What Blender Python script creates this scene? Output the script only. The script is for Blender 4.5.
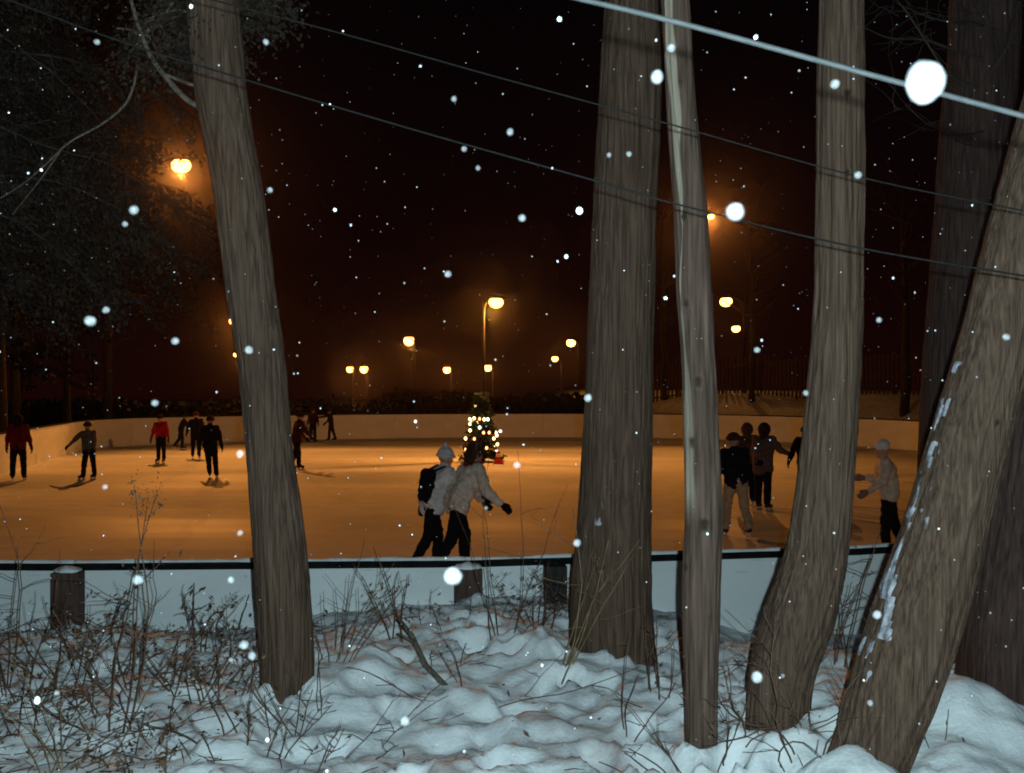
import bpy, math, random
import numpy as np
from mathutils import Vector, Matrix, Euler

for _o in list(bpy.data.objects):
    bpy.data.objects.remove(_o)
sc = bpy.context.scene
col = sc.collection
random.seed(11)
rng = np.random.default_rng(11)

# ------------------------------------------------------------------ camera, world, light, exposure
F = 1024.0                 # focal length in pixels (36 mm on a 36 mm wide sensor)
CX, CY, CAMZ = 512.0, 386.5, 2.54
cam_d = bpy.data.cameras.new('camera')
cam_d.lens = 36.0; cam_d.sensor_width = 36.0; cam_d.sensor_fit = 'HORIZONTAL'
cam_d.clip_start = 0.02; cam_d.clip_end = 1000.0
cam = bpy.data.objects.new('camera', cam_d); col.objects.link(cam)
cam.location = (0, 0, CAMZ); cam.rotation_euler = (math.radians(90), 0, 0)
cam_d.dof.use_dof = True; cam_d.dof.focus_distance = 7.0; cam_d.dof.aperture_fstop = 16.0
sc.camera = cam

world = bpy.data.worlds.new('World'); sc.world = world; world.use_nodes = True
wn, wl = world.node_tree.nodes, world.node_tree.links
wn.clear()
w_out = wn.new('ShaderNodeOutputWorld'); w_bg = wn.new('ShaderNodeBackground')
w_sky = wn.new('ShaderNodeTexSky'); w_sky.sky_type = 'NISHITA'; w_sky.sun_disc = False
w_sky.sun_elevation = math.radians(-9); w_sky.sun_rotation = math.radians(200)
w_geo = wn.new('ShaderNodeTexCoord'); w_sep = wn.new('ShaderNodeSeparateXYZ')
w_ramp = wn.new('ShaderNodeValToRGB')          # town light glowing in the snowy air above the horizon
w_ramp.color_ramp.elements[0].position = 0.0; w_ramp.color_ramp.elements[0].color = (0.0065, 0.0010, 0.0008, 1)
w_ramp.color_ramp.elements[1].position = 0.42; w_ramp.color_ramp.elements[1].color = (0.0007, 0.0006, 0.0009, 1)
_e = w_ramp.color_ramp.elements.new(0.13); _e.color = (0.0030, 0.0005, 0.0007, 1)
w_mul = wn.new('ShaderNodeMix'); w_mul.data_type = 'RGBA'; w_mul.blend_type = 'ADD'; w_mul.inputs[0].default_value = 0.02
wl.new(w_geo.outputs['Generated'], w_sep.inputs[0]); wl.new(w_sep.outputs['Z'], w_ramp.inputs[0])
wl.new(w_ramp.outputs[0], w_mul.inputs[6]); wl.new(w_sky.outputs[0], w_mul.inputs[7])
wl.new(w_mul.outputs[2], w_bg.inputs[0]); w_bg.inputs[1].default_value = 1.0
wl.new(w_bg.outputs[0], w_out.inputs[0])

FLASH_W, LAMP_W = 800.0, 0.35
fl_d = bpy.data.lights.new('camera_flash', 'POINT'); fl_d.energy = FLASH_W; fl_d.shadow_soft_size = 0.012
fl_d.color = (0.66, 0.93, 1.0)
fl = bpy.data.objects.new('camera_flash', fl_d); col.objects.link(fl); fl.location = (0.06, -0.02, CAMZ + 0.055)

sc.view_settings.view_transform = 'Standard'; sc.view_settings.look = 'None'
sc.view_settings.exposure = 0.0; sc.view_settings.gamma = 1.0
sc.render.engine = 'CYCLES'
sc.cycles.filter_width = 1.9
sc.cycles.max_bounces = 6; sc.cycles.diffuse_bounces = 3; sc.cycles.glossy_bounces = 3
sc.cycles.volume_bounces = 0; sc.cycles.transparent_max_bounces = 8
sc.cycles.use_denoising = True; sc.cycles.sample_clamp_indirect = 3.0

# ------------------------------------------------------------------ helpers
def at(px, py, d):
    return Vector(((px - CX) / F * d, d, CAMZ + (CY - py) / F * d))

def _hash(ix, iy, iz, seed):
    h = (ix.astype(np.int64) * 374761393 + iy.astype(np.int64) * 668265263 + iz.astype(np.int64) * 2147483647 + seed * 974711) & 0xffffffff
    h = ((h ^ (h >> 13)) * 1274126177) & 0xffffffff
    h = h ^ (h >> 16)
    return (h & 0xffff) / 65535.0

def vnoise(P, seed=0):
    P = np.asarray(P, float); i = np.floor(P).astype(np.int64); f = P - i
    u = f * f * (3 - 2 * f); r = 0
    for dx in (0, 1):
        for dy in (0, 1):
            for dz in (0, 1):
                w = (u[:, 0] if dx else 1 - u[:, 0]) * (u[:, 1] if dy else 1 - u[:, 1]) * (u[:, 2] if dz else 1 - u[:, 2])
                r = r + w * _hash(i[:, 0] + dx, i[:, 1] + dy, i[:, 2] + dz, seed)
    return r * 2 - 1

def fbm(P, oct=3, seed=0):
    P = np.asarray(P, float); a, r = 1.0, 0
    for k in range(oct):
        r = r + a * vnoise(P * 2 ** k + 17.3 * k, seed + k); a *= 0.5
    return r

def sstep(a, b, x):
    t = np.clip((x - a) / (b - a), 0, 1); return t * t * (3 - 2 * t)

class MB:
    """collects shapes into one mesh"""
    def __init__(s): s.V = []; s.F = []; s.n = 0
    def add(s, V, Fs):
        V = np.asarray(V, float).reshape(-1, 3); s.V.append(V)
        s.F.extend([tuple(int(i) + s.n for i in f) for f in Fs]); s.n += len(V); return s
    def box(s, c, size, R=None):
        x, y, z = [v / 2 for v in size]
        V = np.array([(-x, -y, -z), (x, -y, -z), (x, y, -z), (-x, y, -z), (-x, -y, z), (x, -y, z), (x, y, z), (-x, y, z)])
        if R is not None: V = V @ np.array(R).T
        return s.add(V + np.array(c), [(0, 3, 2, 1), (4, 5, 6, 7), (0, 1, 5, 4), (1, 2, 6, 5), (2, 3, 7, 6), (3, 0, 4, 7)])
    def tube(s, pts, rad, n=5, cap=True):
        P = np.asarray(pts, float); m = len(P); rad = np.broadcast_to(rad, (m,))
        T = np.gradient(P, axis=0); T /= np.linalg.norm(T, axis=1)[:, None] + 1e-9
        up = np.array([0, 0, 1.0]) if abs(T[0][2]) < 0.9 else np.array([1.0, 0, 0])
        u = np.cross(T[0], up); u /= np.linalg.norm(u); rows = []
        a = np.arange(n) * 2 * math.pi / n
        for k in range(m):
            u = u - T[k] * np.dot(u, T[k]); u /= np.linalg.norm(u) + 1e-9
            v = np.cross(T[k], u)
            rows.append(P[k] + rad[k] * (np.cos(a)[:, None] * u + np.sin(a)[:, None] * v))
        Fs = [(k * n + j, k * n + (j + 1) % n, (k + 1) * n + (j + 1) % n, (k + 1) * n + j) for k in range(m - 1) for j in range(n)]
        if cap: Fs += [tuple(range(n - 1, -1, -1)), tuple((m - 1) * n + j for j in range(n))]
        return s.add(np.concatenate(rows), Fs)
    def caps(s, p0, r0, p1, r1, n=12, sx=1.0):
        """tapered capsule"""
        p0 = np.array(p0, float); p1 = np.array(p1, float); d = p1 - p0; L = np.linalg.norm(d)
        d = d / L if L > 1e-6 else np.array([0, 0, 1.0])
        pts, rr = [], []
        for t in (-0.98, -0.8, -0.45, 0): pts.append(p0 + d * r0 * t); rr.append(r0 * math.sqrt(1 - t * t))
        for t in (0, 0.45, 0.8, 0.98): pts.append(p1 + d * r1 * (t if t else 1e-3)); rr.append(r1 * math.sqrt(1 - t * t))
        return s.tube(pts, rr, n)
    def ell(s, c, r, n=16, m=10, R=None):
        th = np.linspace(0, math.pi, m + 1); V = []; 
        for t in th[1:-1]:
            for j in range(n):
                a = 2 * math.pi * j / n; V.append((math.sin(t) * math.cos(a) * r[0], math.sin(t) * math.sin(a) * r[1], math.cos(t) * r[2]))
        V += [(0, 0, r[2]), (0, 0, -r[2])]; V = np.array(V); k = m - 1
        if R is not None: V = V @ np.array(R).T
        Fs = [(i * n + j, (i + 1) * n + j, (i + 1) * n + (j + 1) % n, i * n + (j + 1) % n) for i in range(k - 1) for j in range(n)]
        Fs += [(k * n, j, (j + 1) % n) for j in range(n)] + [(k * n + 1, (k - 1) * n + (j + 1) % n, (k - 1) * n + j) for j in range(n)]
        return s.add(V + np.array(c), Fs)
    def mesh(s, name, smooth=True):
        me = bpy.data.meshes.new(name)
        me.from_pydata(np.concatenate(s.V).tolist(), [], s.F); me.update()
        if smooth: me.shade_smooth()
        return me

def obj(name, me, mat=None, parent=None, loc=None, rot=None, label=None, cat=None, group=None, kind=None):
    if isinstance(me, MB): me = me.mesh(name)
    if me is not None and mat is not None and not me.materials: me.materials.append(mat)
    o = bpy.data.objects.new(name, me); col.objects.link(o)
    if parent is not None: o.parent = parent
    if loc is not None: o.location = loc
    if rot is not None: o.rotation_euler = rot
    if label: o['label'] = label
    if cat: o['category'] = cat
    if group: o['group'] = group
    if kind: o['kind'] = kind
    return o

def thing(name, label, cat, loc=(0, 0, 0), rz=0.0, group=None):
    return obj(name, None, loc=loc, rot=(0, 0, rz), label=label, cat=cat, group=group)

# ------------------------------------------------------------------ materials
def mat(name, color, rough=0.8, color2=None, scale=(8, 8, 8), bump=0.0, bscale=None, spec=0.3, detail=5, dist=0.02, lo=0.35, hi=0.65, subsurf=0):
    m = bpy.data.materials.new(name); m.use_nodes = True
    n, l = m.node_tree.nodes, m.node_tree.links; b = n['Principled BSDF']
    b.inputs['Roughness'].default_value = rough; b.inputs['Specular IOR Level'].default_value = spec
    b.inputs['Base Color'].default_value = (*color, 1)
    if color2 is not None or bump:
        tc = n.new('ShaderNodeTexCoord'); mp = n.new('ShaderNodeMapping'); l.new(tc.outputs['Object'], mp.inputs[0])
        mp.inputs['Scale'].default_value = scale
        ns = n.new('ShaderNodeTexNoise'); ns.inputs['Scale'].default_value = 1.0; ns.inputs['Detail'].default_value = detail
        l.new(mp.outputs[0], ns.inputs[0])
        if color2 is not None:
            rp = n.new('ShaderNodeValToRGB'); rp.color_ramp.elements[0].color = (*color, 1); rp.color_ramp.elements[1].color = (*color2, 1)
            rp.color_ramp.elements[0].position = lo; rp.color_ramp.elements[1].position = hi
            l.new(ns.outputs[0], rp.inputs[0]); l.new(rp.outputs[0], b.inputs['Base Color'])
        if bump:
            bp = n.new('ShaderNodeBump'); bp.inputs['Strength'].default_value = bump; bp.inputs['Distance'].default_value = dist
            if bscale:
                mp2 = n.new('ShaderNodeMapping'); mp2.inputs['Scale'].default_value = bscale; l.new(tc.outputs['Object'], mp2.inputs[0])
                n2 = n.new('ShaderNodeTexNoise'); n2.inputs['Scale'].default_value = 1.0; n2.inputs['Detail'].default_value = 6
                l.new(mp2.outputs[0], n2.inputs[0]); l.new(n2.outputs[0], bp.inputs['Height'])
            else: l.new(ns.outputs[0], bp.inputs['Height'])
            l.new(bp.outputs[0], b.inputs['Normal'])
    return m

def emis(name, color, strength):
    m = bpy.data.materials.new(name); m.use_nodes = True
    n, l = m.node_tree.nodes, m.node_tree.links; n.clear()
    e = n.new('ShaderNodeEmission'); o = n.new('ShaderNodeOutputMaterial')
    e.inputs[0].default_value = (*color, 1); e.inputs[1].default_value = strength; l.new(e.outputs[0], o.inputs[0])
    return m

M = {}
M['snow'] = mat('snow', (0.74, 0.76, 0.78), 0.75, (0.88, 0.89, 0.90), (5, 5, 5), 0.6, (45, 45, 45), 0.25, dist=0.012)
def dirty(m):
    n, l = m.node_tree.nodes, m.node_tree.links; b = n['Principled BSDF']; src = b.inputs['Base Color'].links[0].from_socket
    tc = n.new('ShaderNodeTexCoord'); a = n.new('ShaderNodeTexNoise'); a.inputs['Scale'].default_value = 1.9; a.inputs['Detail'].default_value = 8; a.inputs['Roughness'].default_value = 0.68
    l.new(tc.outputs['Object'], a.inputs[0]); rp = n.new('ShaderNodeValToRGB'); rp.color_ramp.elements[0].position = 0.50; rp.color_ramp.elements[1].position = 0.72
    rp.color_ramp.elements[1].color = (0.6, 0.6, 0.6, 1); l.new(a.outputs[0], rp.inputs[0])
    mx = n.new('ShaderNodeMix'); mx.data_type = 'RGBA'; l.new(rp.outputs[0], mx.inputs[0]); l.new(src, mx.inputs[6]); mx.inputs[7].default_value = (0.36, 0.31, 0.30, 1); l.new(mx.outputs[2], b.inputs['Base Color'])
M['bank_snow'] = mat('bank_snow', (0.72, 0.74, 0.76), 0.75, (0.88, 0.89, 0.90), (5, 5, 5), 0.45, (42, 42, 42), 0.25, dist=0.012); dirty(M['bank_snow'])
M['shaded_snow'] = mat('shade_toned_snow', (0.10, 0.085, 0.085), 0.85, (0.46, 0.46, 0.52), (30, 30, 18), 0.8, (70, 70, 70), 0.1, dist=0.01)  # bark mottling, plus snow colour dimmed as if turned away from the flash
def flake_mat(name, alpha):
    m = mat(name, (0.85, 0.85, 0.88), 0.9); n, l = m.node_tree.nodes, m.node_tree.links; b = n['Principled BSDF']   # loose crystals: light passes between them
    tc = n.new('ShaderNodeTexCoord'); t = n.new('ShaderNodeTexNoise'); t.inputs['Scale'].default_value = 1.4; l.new(tc.outputs['Object'], t.inputs[0])
    mr = n.new('ShaderNodeMapRange'); mr.inputs[1].default_value = 0.3; mr.inputs[2].default_value = 0.7; mr.inputs[3].default_value = alpha * 0.45; mr.inputs[4].default_value = alpha * 1.3
    l.new(t.outputs[0], mr.inputs[0]); l.new(mr.outputs[0], b.inputs['Alpha']); return m
M['flake'] = flake_mat('snowflake', 0.55); M['flake_loose'] = flake_mat('loose_snowflake', 0.034)
M['bark'] = mat('bark', (0.048, 0.0285, 0.0195), 0.95, (0.150, 0.093, 0.065), (85, 85, 2.2), 1.0, (150, 150, 6), 0.1, dist=0.008, lo=0.30, hi=0.72)
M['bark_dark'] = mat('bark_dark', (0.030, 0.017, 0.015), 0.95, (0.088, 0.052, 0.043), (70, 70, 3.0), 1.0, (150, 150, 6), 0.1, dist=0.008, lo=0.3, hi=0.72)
def knotty(m, c):
    n, l = m.node_tree.nodes, m.node_tree.links; b = n['Principled BSDF']; src = b.inputs['Base Color'].links[0].from_socket
    a = n.new('ShaderNodeAttribute'); a.attribute_name = 'knot'; rp = n.new('ShaderNodeValToRGB'); rp.color_ramp.elements[0].position = 0.25; rp.color_ramp.elements[1].position = 0.62; l.new(a.outputs['Fac'], rp.inputs[0])
    mx = n.new('ShaderNodeMix'); mx.data_type = 'RGBA'; l.new(rp.outputs[0], mx.inputs[0]); l.new(src, mx.inputs[6]); mx.inputs[7].default_value = (*c, 1); l.new(mx.outputs[2], b.inputs['Base Color'])
knotty(M['bark'], (0.032, 0.019, 0.013))
M['bark_far'] = mat('bark_far', (0.025, 0.02, 0.016), 0.95, (0.06, 0.045, 0.035), (10, 10, 2))
M['limb'] = mat('limb_bark', (0.05, 0.037, 0.027), 0.9, (0.15, 0.115, 0.085), (40, 40, 40), 0.4)
M['foliage'] = mat('cedar_foliage', (0.015, 0.010, 0.007), 0.85, (0.042, 0.027, 0.018), (6, 6, 6), spec=0.2)
M['foliage_far'] = mat('conifer_foliage', (0.007, 0.008, 0.006), 0.9, (0.018, 0.016, 0.011), (1, 1, 1), spec=0.1)
M['xmas'] = mat('spruce_foliage', (0.02, 0.045, 0.02), 0.7, (0.04, 0.08, 0.035), (6, 6, 6), spec=0.2)
M['twig'] = mat('twig', (0.055, 0.032, 0.022), 0.85, (0.17, 0.095, 0.062), (9, 9, 9))
M['straw'] = mat('dry_stalk', (0.14, 0.09, 0.045), 0.85, (0.30, 0.20, 0.11), (9, 9, 9))
M['dead_leaf'] = mat('dead_leaf', (0.06, 0.035, 0.02), 0.85, (0.16, 0.10, 0.055), (14, 14, 14))
M['board'] = mat('white_board', (0.76, 0.79, 0.79), 0.55, (0.86, 0.88, 0.88), (1.3, 1.3, 2.4), 0.06, (25, 25, 25), 0.35, dist=0.01)
def scuffed(m):
    n, l = m.node_tree.nodes, m.node_tree.links; b = n['Principled BSDF']; src = b.inputs['Base Color'].links[0].from_socket; tc = n.new('ShaderNodeTexCoord'); f = None
    for rot, sc_ in ((0.35, (1.6, 1, 26)), (-0.8, (2.2, 1, 34))):
        mp = n.new('ShaderNodeMapping'); mp.inputs['Rotation'].default_value = (0, rot, 0); mp.inputs['Scale'].default_value = sc_; l.new(tc.outputs['Object'], mp.inputs[0])
        t = n.new('ShaderNodeTexNoise'); t.inputs['Scale'].default_value = 1.5; t.inputs['Detail'].default_value = 3; l.new(mp.outputs[0], t.inputs[0])
        rp = n.new('ShaderNodeMapRange'); rp.inputs[1].default_value = 0.66; rp.inputs[2].default_value = 0.74; l.new(t.outputs[0], rp.inputs[0])
        if f is None: f = rp
        else: a = n.new('ShaderNodeMath'); a.operation = 'MAXIMUM'; l.new(f.outputs[0], a.inputs[0]); l.new(rp.outputs[0], a.inputs[1]); f = a
    k = n.new('ShaderNodeMath'); k.operation = 'MULTIPLY'; k.inputs[1].default_value = 0.42; l.new(f.outputs[0], k.inputs[0])
    mx = n.new('ShaderNodeMix'); mx.data_type = 'RGBA'; l.new(k.outputs[0], mx.inputs[0]); l.new(src, mx.inputs[6]); mx.inputs[7].default_value = (0.22, 0.22, 0.21, 1); l.new(mx.outputs[2], b.inputs['Base Color'])
scuffed(M['board'])
M['rail'] = mat('black_rail', (0.006, 0.006, 0.006), 0.8, (0.012, 0.012, 0.012), (9, 9, 9), spec=0.05)
M['post'] = mat('brown_post', (0.055, 0.03, 0.024), 0.9, (0.12, 0.07, 0.055), (30, 30, 3), 0.5, dist=0.006)
M['post_dark'] = mat('dark_post', (0.018, 0.017, 0.016), 0.9, (0.04, 0.036, 0.03), (30, 30, 3), 0.5, dist=0.006)
M['fence'] = mat('fence_wood', (0.06, 0.03, 0.022), 0.9, (0.12, 0.06, 0.045), (20, 20, 2))
M['pole'] = mat('lamp_pole', (0.009, 0.008, 0.007), 0.8, (0.016, 0.014, 0.012), (6, 6, 2), spec=0.1)
M['cable'] = mat('cable', (0.022, 0.024, 0.025), 0.7, (0.035, 0.037, 0.038), (40, 40, 40), 0.2, spec=0.4)
M['wire'] = mat('wire', (0.005, 0.0045, 0.004), 0.7, (0.010, 0.009, 0.008), (40, 40, 40), spec=0.2)
SODIUM = (1.0, 0.35, 0.062)
M['lens'] = emis('sodium_lens', (1.0, 0.46, 0.085), 9.0)
M['bulb'] = emis('warm_bulb', (1.0, 0.62, 0.25), 9.0)
M['bulb_red'] = emis('red_bulb', (1.0, 0.30, 0.12), 5.0)
M['cone'] = mat('red_plastic', (0.55, 0.03, 0.03), 0.5)
M['cone_white'] = mat('white_band', (0.75, 0.75, 0.75), 0.5)
M['skin'] = mat('skin', (0.50, 0.30, 0.22), 0.6)
M['eye'] = mat('eye', (0.03, 0.02, 0.02), 0.3)
M['blade'] = mat('steel', (0.5, 0.5, 0.5), 0.35, spec=0.6)
M['boot'] = mat('boot_leather', (0.02, 0.02, 0.02), 0.6, (0.04, 0.04, 0.04), (30, 30, 30))
_cl = {}
def cloth(c):
    k = tuple(c)
    if k not in _cl:
        _cl[k] = mat('cloth', [v * 0.8 for v in c], 0.95, [min(1, v * 1.15) for v in c], (12, 12, 12), 0.3, (60, 60, 60), 0.1, dist=0.004)
    return _cl[k]

def ice_material():
    m = bpy.data.materials.new('ice'); m.use_nodes = True
    n, l = m.node_tree.nodes, m.node_tree.links; b = n['Principled BSDF']
    tc = n.new('ShaderNodeTexCoord')
    def noise(scale, detail=4):
        mp = n.new('ShaderNodeMapping'); mp.inputs['Scale'].default_value = scale; l.new(tc.outputs['Object'], mp.inputs[0])
        t = n.new('ShaderNodeTexNoise'); t.inputs['Scale'].default_value = 1; t.inputs['Detail'].default_value = detail
        l.new(mp.outputs[0], t.inputs[0]); return t
    sw = noise((0.05, 0.30, 1)); fi = noise((2.0, 2.4, 1), 6); scr = noise((1.2, 14, 1), 3)
    rp = n.new('ShaderNodeValToRGB'); rp.color_ramp.elements[0].position = 0.36; rp.color_ramp.elements[1].position = 0.62
    rp.color_ramp.elements[0].color = (0.43, 0.46, 0.50, 1); rp.color_ramp.elements[1].color = (0.80, 0.81, 0.82, 1)
    l.new(sw.outputs[0], rp.inputs[0])
    mx = n.new('ShaderNodeMix'); mx.data_type = 'RGBA'; mx.blend_type = 'MULTIPLY'; mx.inputs[0].default_value = 0.55
    r2 = n.new('ShaderNodeValToRGB'); r2.color_ramp.elements[0].position = 0.3; r2.color_ramp.elements[1].position = 0.6
    r2.color_ramp.elements[0].color = (0.72, 0.72, 0.72, 1); r2.color_ramp.elements[1].color = (1, 1, 1, 1)
    l.new(fi.outputs[0], r2.inputs[0]); l.new(rp.outputs[0], mx.inputs[6]); l.new(r2.outputs[0], mx.inputs[7])
    cut = None
    for rot, sc_ in ((0.5, (0.35, 16, 1)), (-0.35, (0.30, 14, 1)), (1.2, (0.4, 17, 1))):
        mp = n.new('ShaderNodeMapping'); mp.inputs['Rotation'].default_value = (0, 0, rot); mp.inputs['Scale'].default_value = sc_; l.new(tc.outputs['Object'], mp.inputs[0])
        t = n.new('ShaderNodeTexNoise'); t.inputs['Scale'].default_value = 1; t.inputs['Detail'].default_value = 2; t.inputs['Distortion'].default_value = 0.4; l.new(mp.outputs[0], t.inputs[0])
        q = n.new('ShaderNodeMapRange'); q.inputs[1].default_value = 0.64; q.inputs[2].default_value = 0.70; l.new(t.outputs[0], q.inputs[0])
        if cut is None: cut = q
        else: a = n.new('ShaderNodeMath'); a.operation = 'MAXIMUM'; l.new(cut.outputs[0], a.inputs[0]); l.new(q.outputs[0], a.inputs[1]); cut = a
    kk = n.new('ShaderNodeMath'); kk.operation = 'MULTIPLY'; kk.inputs[1].default_value = 0.40; l.new(cut.outputs[0], kk.inputs[0])
    mc = n.new('ShaderNodeMix'); mc.data_type = 'RGBA'; l.new(kk.outputs[0], mc.inputs[0]); l.new(mx.outputs[2], mc.inputs[6]); mc.inputs[7].default_value = (0.30, 0.33, 0.37, 1)
    l.new(mc.outputs[2], b.inputs['Base Color'])
    rr = n.new('ShaderNodeMapRange'); rr.inputs[1].default_value = 0.35; rr.inputs[2].default_value = 0.65
    rr.inputs[3].default_value = 0.58; rr.inputs[4].default_value = 0.85; l.new(sw.outputs[0], rr.inputs[0]); l.new(rr.outputs[0], b.inputs['Roughness'])
    b.inputs['Specular IOR Level'].default_value = 0.28
    bp = n.new('ShaderNodeBump'); bp.inputs['Strength'].default_value = 0.35; bp.inputs['Distance'].default_value = 0.02
    l.new(scr.outputs[0], bp.inputs['Height']); l.new(bp.outputs[0], b.inputs['Normal'])
    return m
M['ice'] = ice_material()

# ------------------------------------------------------------------ rink outline (boards), clockwise seen from above starting near left
NEAR = [(-6.4, 7.78), (-3.30, 7.70), (-0.35, 7.84), (2.85, 8.42), (5.8, 9.35), (8.5, 10.7)]
REST = [(11.6, 13.2), (13.9, 16.6), (15.5, 21), (16.4, 26), (16.9, 32), (16.6, 38), (15.0, 43.2), (12.0, 47.4), (8.0, 50.3), (3.5, 51.4), (-1.5, 51.3),
        (-6, 50.4), (-10, 48.7), (-13.8, 46.7), (-16.4, 44.3), (-17.1, 41.3), (-16.4, 37.3), (-15.5, 33), (-14.6, 28.6), (-13.9, 23.5), (-13.0, 18), (-11.6, 12.8), (-9.4, 9.4)]
def resample(P, step):
    P = np.array(P); s = np.r_[0, np.cumsum(np.linalg.norm(np.diff(P, axis=0), axis=1))]
    n = max(2, int(round(s[-1] / step))); t = np.linspace(0, s[-1], n + 1)
    # Catmull-Rom through the points, sampled evenly
    out = []
    for u in t:
        k = min(len(P) - 2, int(np.searchsorted(s, u, 'right') - 1)); f = (u - s[k]) / (s[k + 1] - s[k])
        p0, p1, p2, p3 = P[max(k - 1, 0)], P[k], P[k + 1], P[min(k + 2, len(P) - 1)]
        out.append(0.5 * (2 * p1 + (p2 - p0) * f + (2 * p0 - 5 * p1 + 4 * p2 - p3) * f * f + (3 * p1 - p0 - 3 * p2 + p3) * f ** 3))
    return [tuple(p) for p in out]
OUT = NEAR + resample([NEAR[-1]] + REST + [NEAR[0]], 2.45)[1:-1]
OUTA = np.array(OUT)

def signed_dist(X, Y):
    d = np.full(X.shape, 1e9); ins = np.zeros(X.shape, bool); n = len(OUTA)
    for i in range(n):
        a, b = OUTA[i], OUTA[(i + 1) % n]; e = b - a
        t = np.clip(((X - a[0]) * e[0] + (Y - a[1]) * e[1]) / (e @ e), 0, 1)
        d = np.minimum(d, np.hypot(X - a[0] - t * e[0], Y - a[1] - t * e[1]))
        c = ((a[1] > Y) != (b[1] > Y)) & (X < (b[0] - a[0]) * (Y - a[1]) / (b[1] - a[1] + 1e-12) + a[0])
        ins ^= c
    return np.where(ins, -d, d)

# ------------------------------------------------------------------ ground
BUMPS = [(1.36, 4.06, 0.15, 0.12), (1.24, 4.36, 0.13, 0.14), (2.08, 4.74, 0.25, 0.19), (1.00, 4.55, 0.05, 0.09), (1.42, 4.55, 0.10, 0.08), (0.62, 5.85, 0.09, 0.25), (0.74, 4.46, 0.07, 0.06), (0.94, 4.46, 0.07, 0.06),
         (-0.86, 5.6, 0.15, 0.22), (1.48, 4.90, 0.14, 0.20), (2.2, 5.3, 0.12, 0.30), (2.7, 4.8, 0.06, 0.5), (0.22, 6.0, 0.12, 0.25), (1.05, 4.9, 0.12, 0.2),
         (-2.6, 6.8, 0.10, 0.4), (-0.5, 6.7, 0.10, 0.5), (1.75, 4.35, 0.10, 0.25), (-3.0, 4.7, -0.10, 0.6), (0.3, 4.6, -0.05, 0.4), (2.6, 4.1, -0.05, 0.3)]
_lr = np.random.default_rng(5)
LUMPS = [(x, y, a, r) for x, y, a, r in zip(_lr.uniform(-4.5, 4.5, 1500), _lr.uniform(3.2, 7.8, 1500), _lr.uniform(-0.028, 0.036, 1500), _lr.uniform(0.03, 0.075, 1500))]
PITS = [(x, y, a, r, t) for x, y, a, r, t in zip(_lr.uniform(-4.2, 4.2, 330), _lr.uniform(3.4, 7.3, 330), _lr.uniform(0.03, 0.085, 330), _lr.uniform(0.05, 0.085, 330), _lr.uniform(0, 3.14, 330))]
def ground_h(X, Y, fine=True):
    sd = signed_dist(X, Y)
    zb = np.interp(X, [-8, -3.8, -2, -1.4, 0.35, 0.9, 1.4, 1.9, 3.2, 6], [.70, .68, .70, .82, .92, .86, .72, .54, .50, .5])
    near = 0.90 + (zb - 0.90) * sstep(6.1, 7.7, Y)
    for bx, by, a, r in BUMPS: near = near + a * np.exp(-((X - bx) ** 2 + (Y - by) ** 2) / (2 * r * r))
    if fine:
        m = (np.abs(X) < 5.6) & (Y > 2.8) & (Y < 8.8); x, y = X[m], Y[m]; P = np.stack([x, y, 0 * x], 1)
        q = 0.05 * fbm(P * 1.7, 3, 3) + 0.020 * fbm(P * 6.5, 2, 9) + 0.003 * fbm(P * 30, 2, 19) + 0.030 * (np.abs(vnoise(P * np.array([4.3, 6.1, 1]) + x[:, None] * 0.7, 21)) - 0.3) + 0.022 * (np.abs(vnoise(P * np.array([9, 12, 1]) + 5, 22)) - 0.3)
        wl_ = 0.55 + 0.45 * sstep(-1.9, -1.0, x)
        l = np.zeros(x.shape)
        for bx, by, a, r in LUMPS:
            k = (np.abs(x - bx) < 3 * r) & (np.abs(y - by) < 3 * r)
            l[k] += a * np.exp(-(((x[k] - bx) ** 2 + (y[k] - by) ** 2) / (2 * r * r)) ** 1.4)
        for bx, by, a, r, t in PITS:      # footprints trodden into the snow
            k = (np.abs(x - bx) < 0.4) & (np.abs(y - by) < 0.4); u = (x[k] - bx) * math.cos(t) + (y[k] - by) * math.sin(t); v = (y[k] - by) * math.cos(t) - (x[k] - bx) * math.sin(t)
            q2 = (u / (r * 1.9)) ** 2 + (v / r) ** 2; l[k] += -a * np.exp(-q2 ** 2.2) + 0.35 * a * np.exp(-(np.sqrt(q2) - 1.45) ** 2 / 0.10)
        e = np.zeros(X.shape); e[m] = q + l * wl_ * (1 - 0.6 * sstep(1.0, 1.6, x)); near = near + e * sstep(0, 0.4, np.where(sd > 0, sd + 0.15, 0))
    # beyond the rink: level, rising to a bank behind the right-hand far boards
    bank = 2.0 * sstep(2.0, 6.0, sd) * sstep(2, 9, X) * sstep(30, 44, Y) + 0.25 * sstep(1.5, 5, sd)
    far = -0.08 + bank
    side = sstep(5.6, 9.0, np.abs(X)); back = sstep(9.5, 12, Y)
    w = np.clip(1 - side, 0, 1) * (1 - back)
    w = np.where(Y < 7.0, np.maximum(w, 1 - sstep(0.5, 0.0, sd)), w)
    h = far + (near - far) * w
    return np.where(sd > 0.0, h, -0.08)

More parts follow.
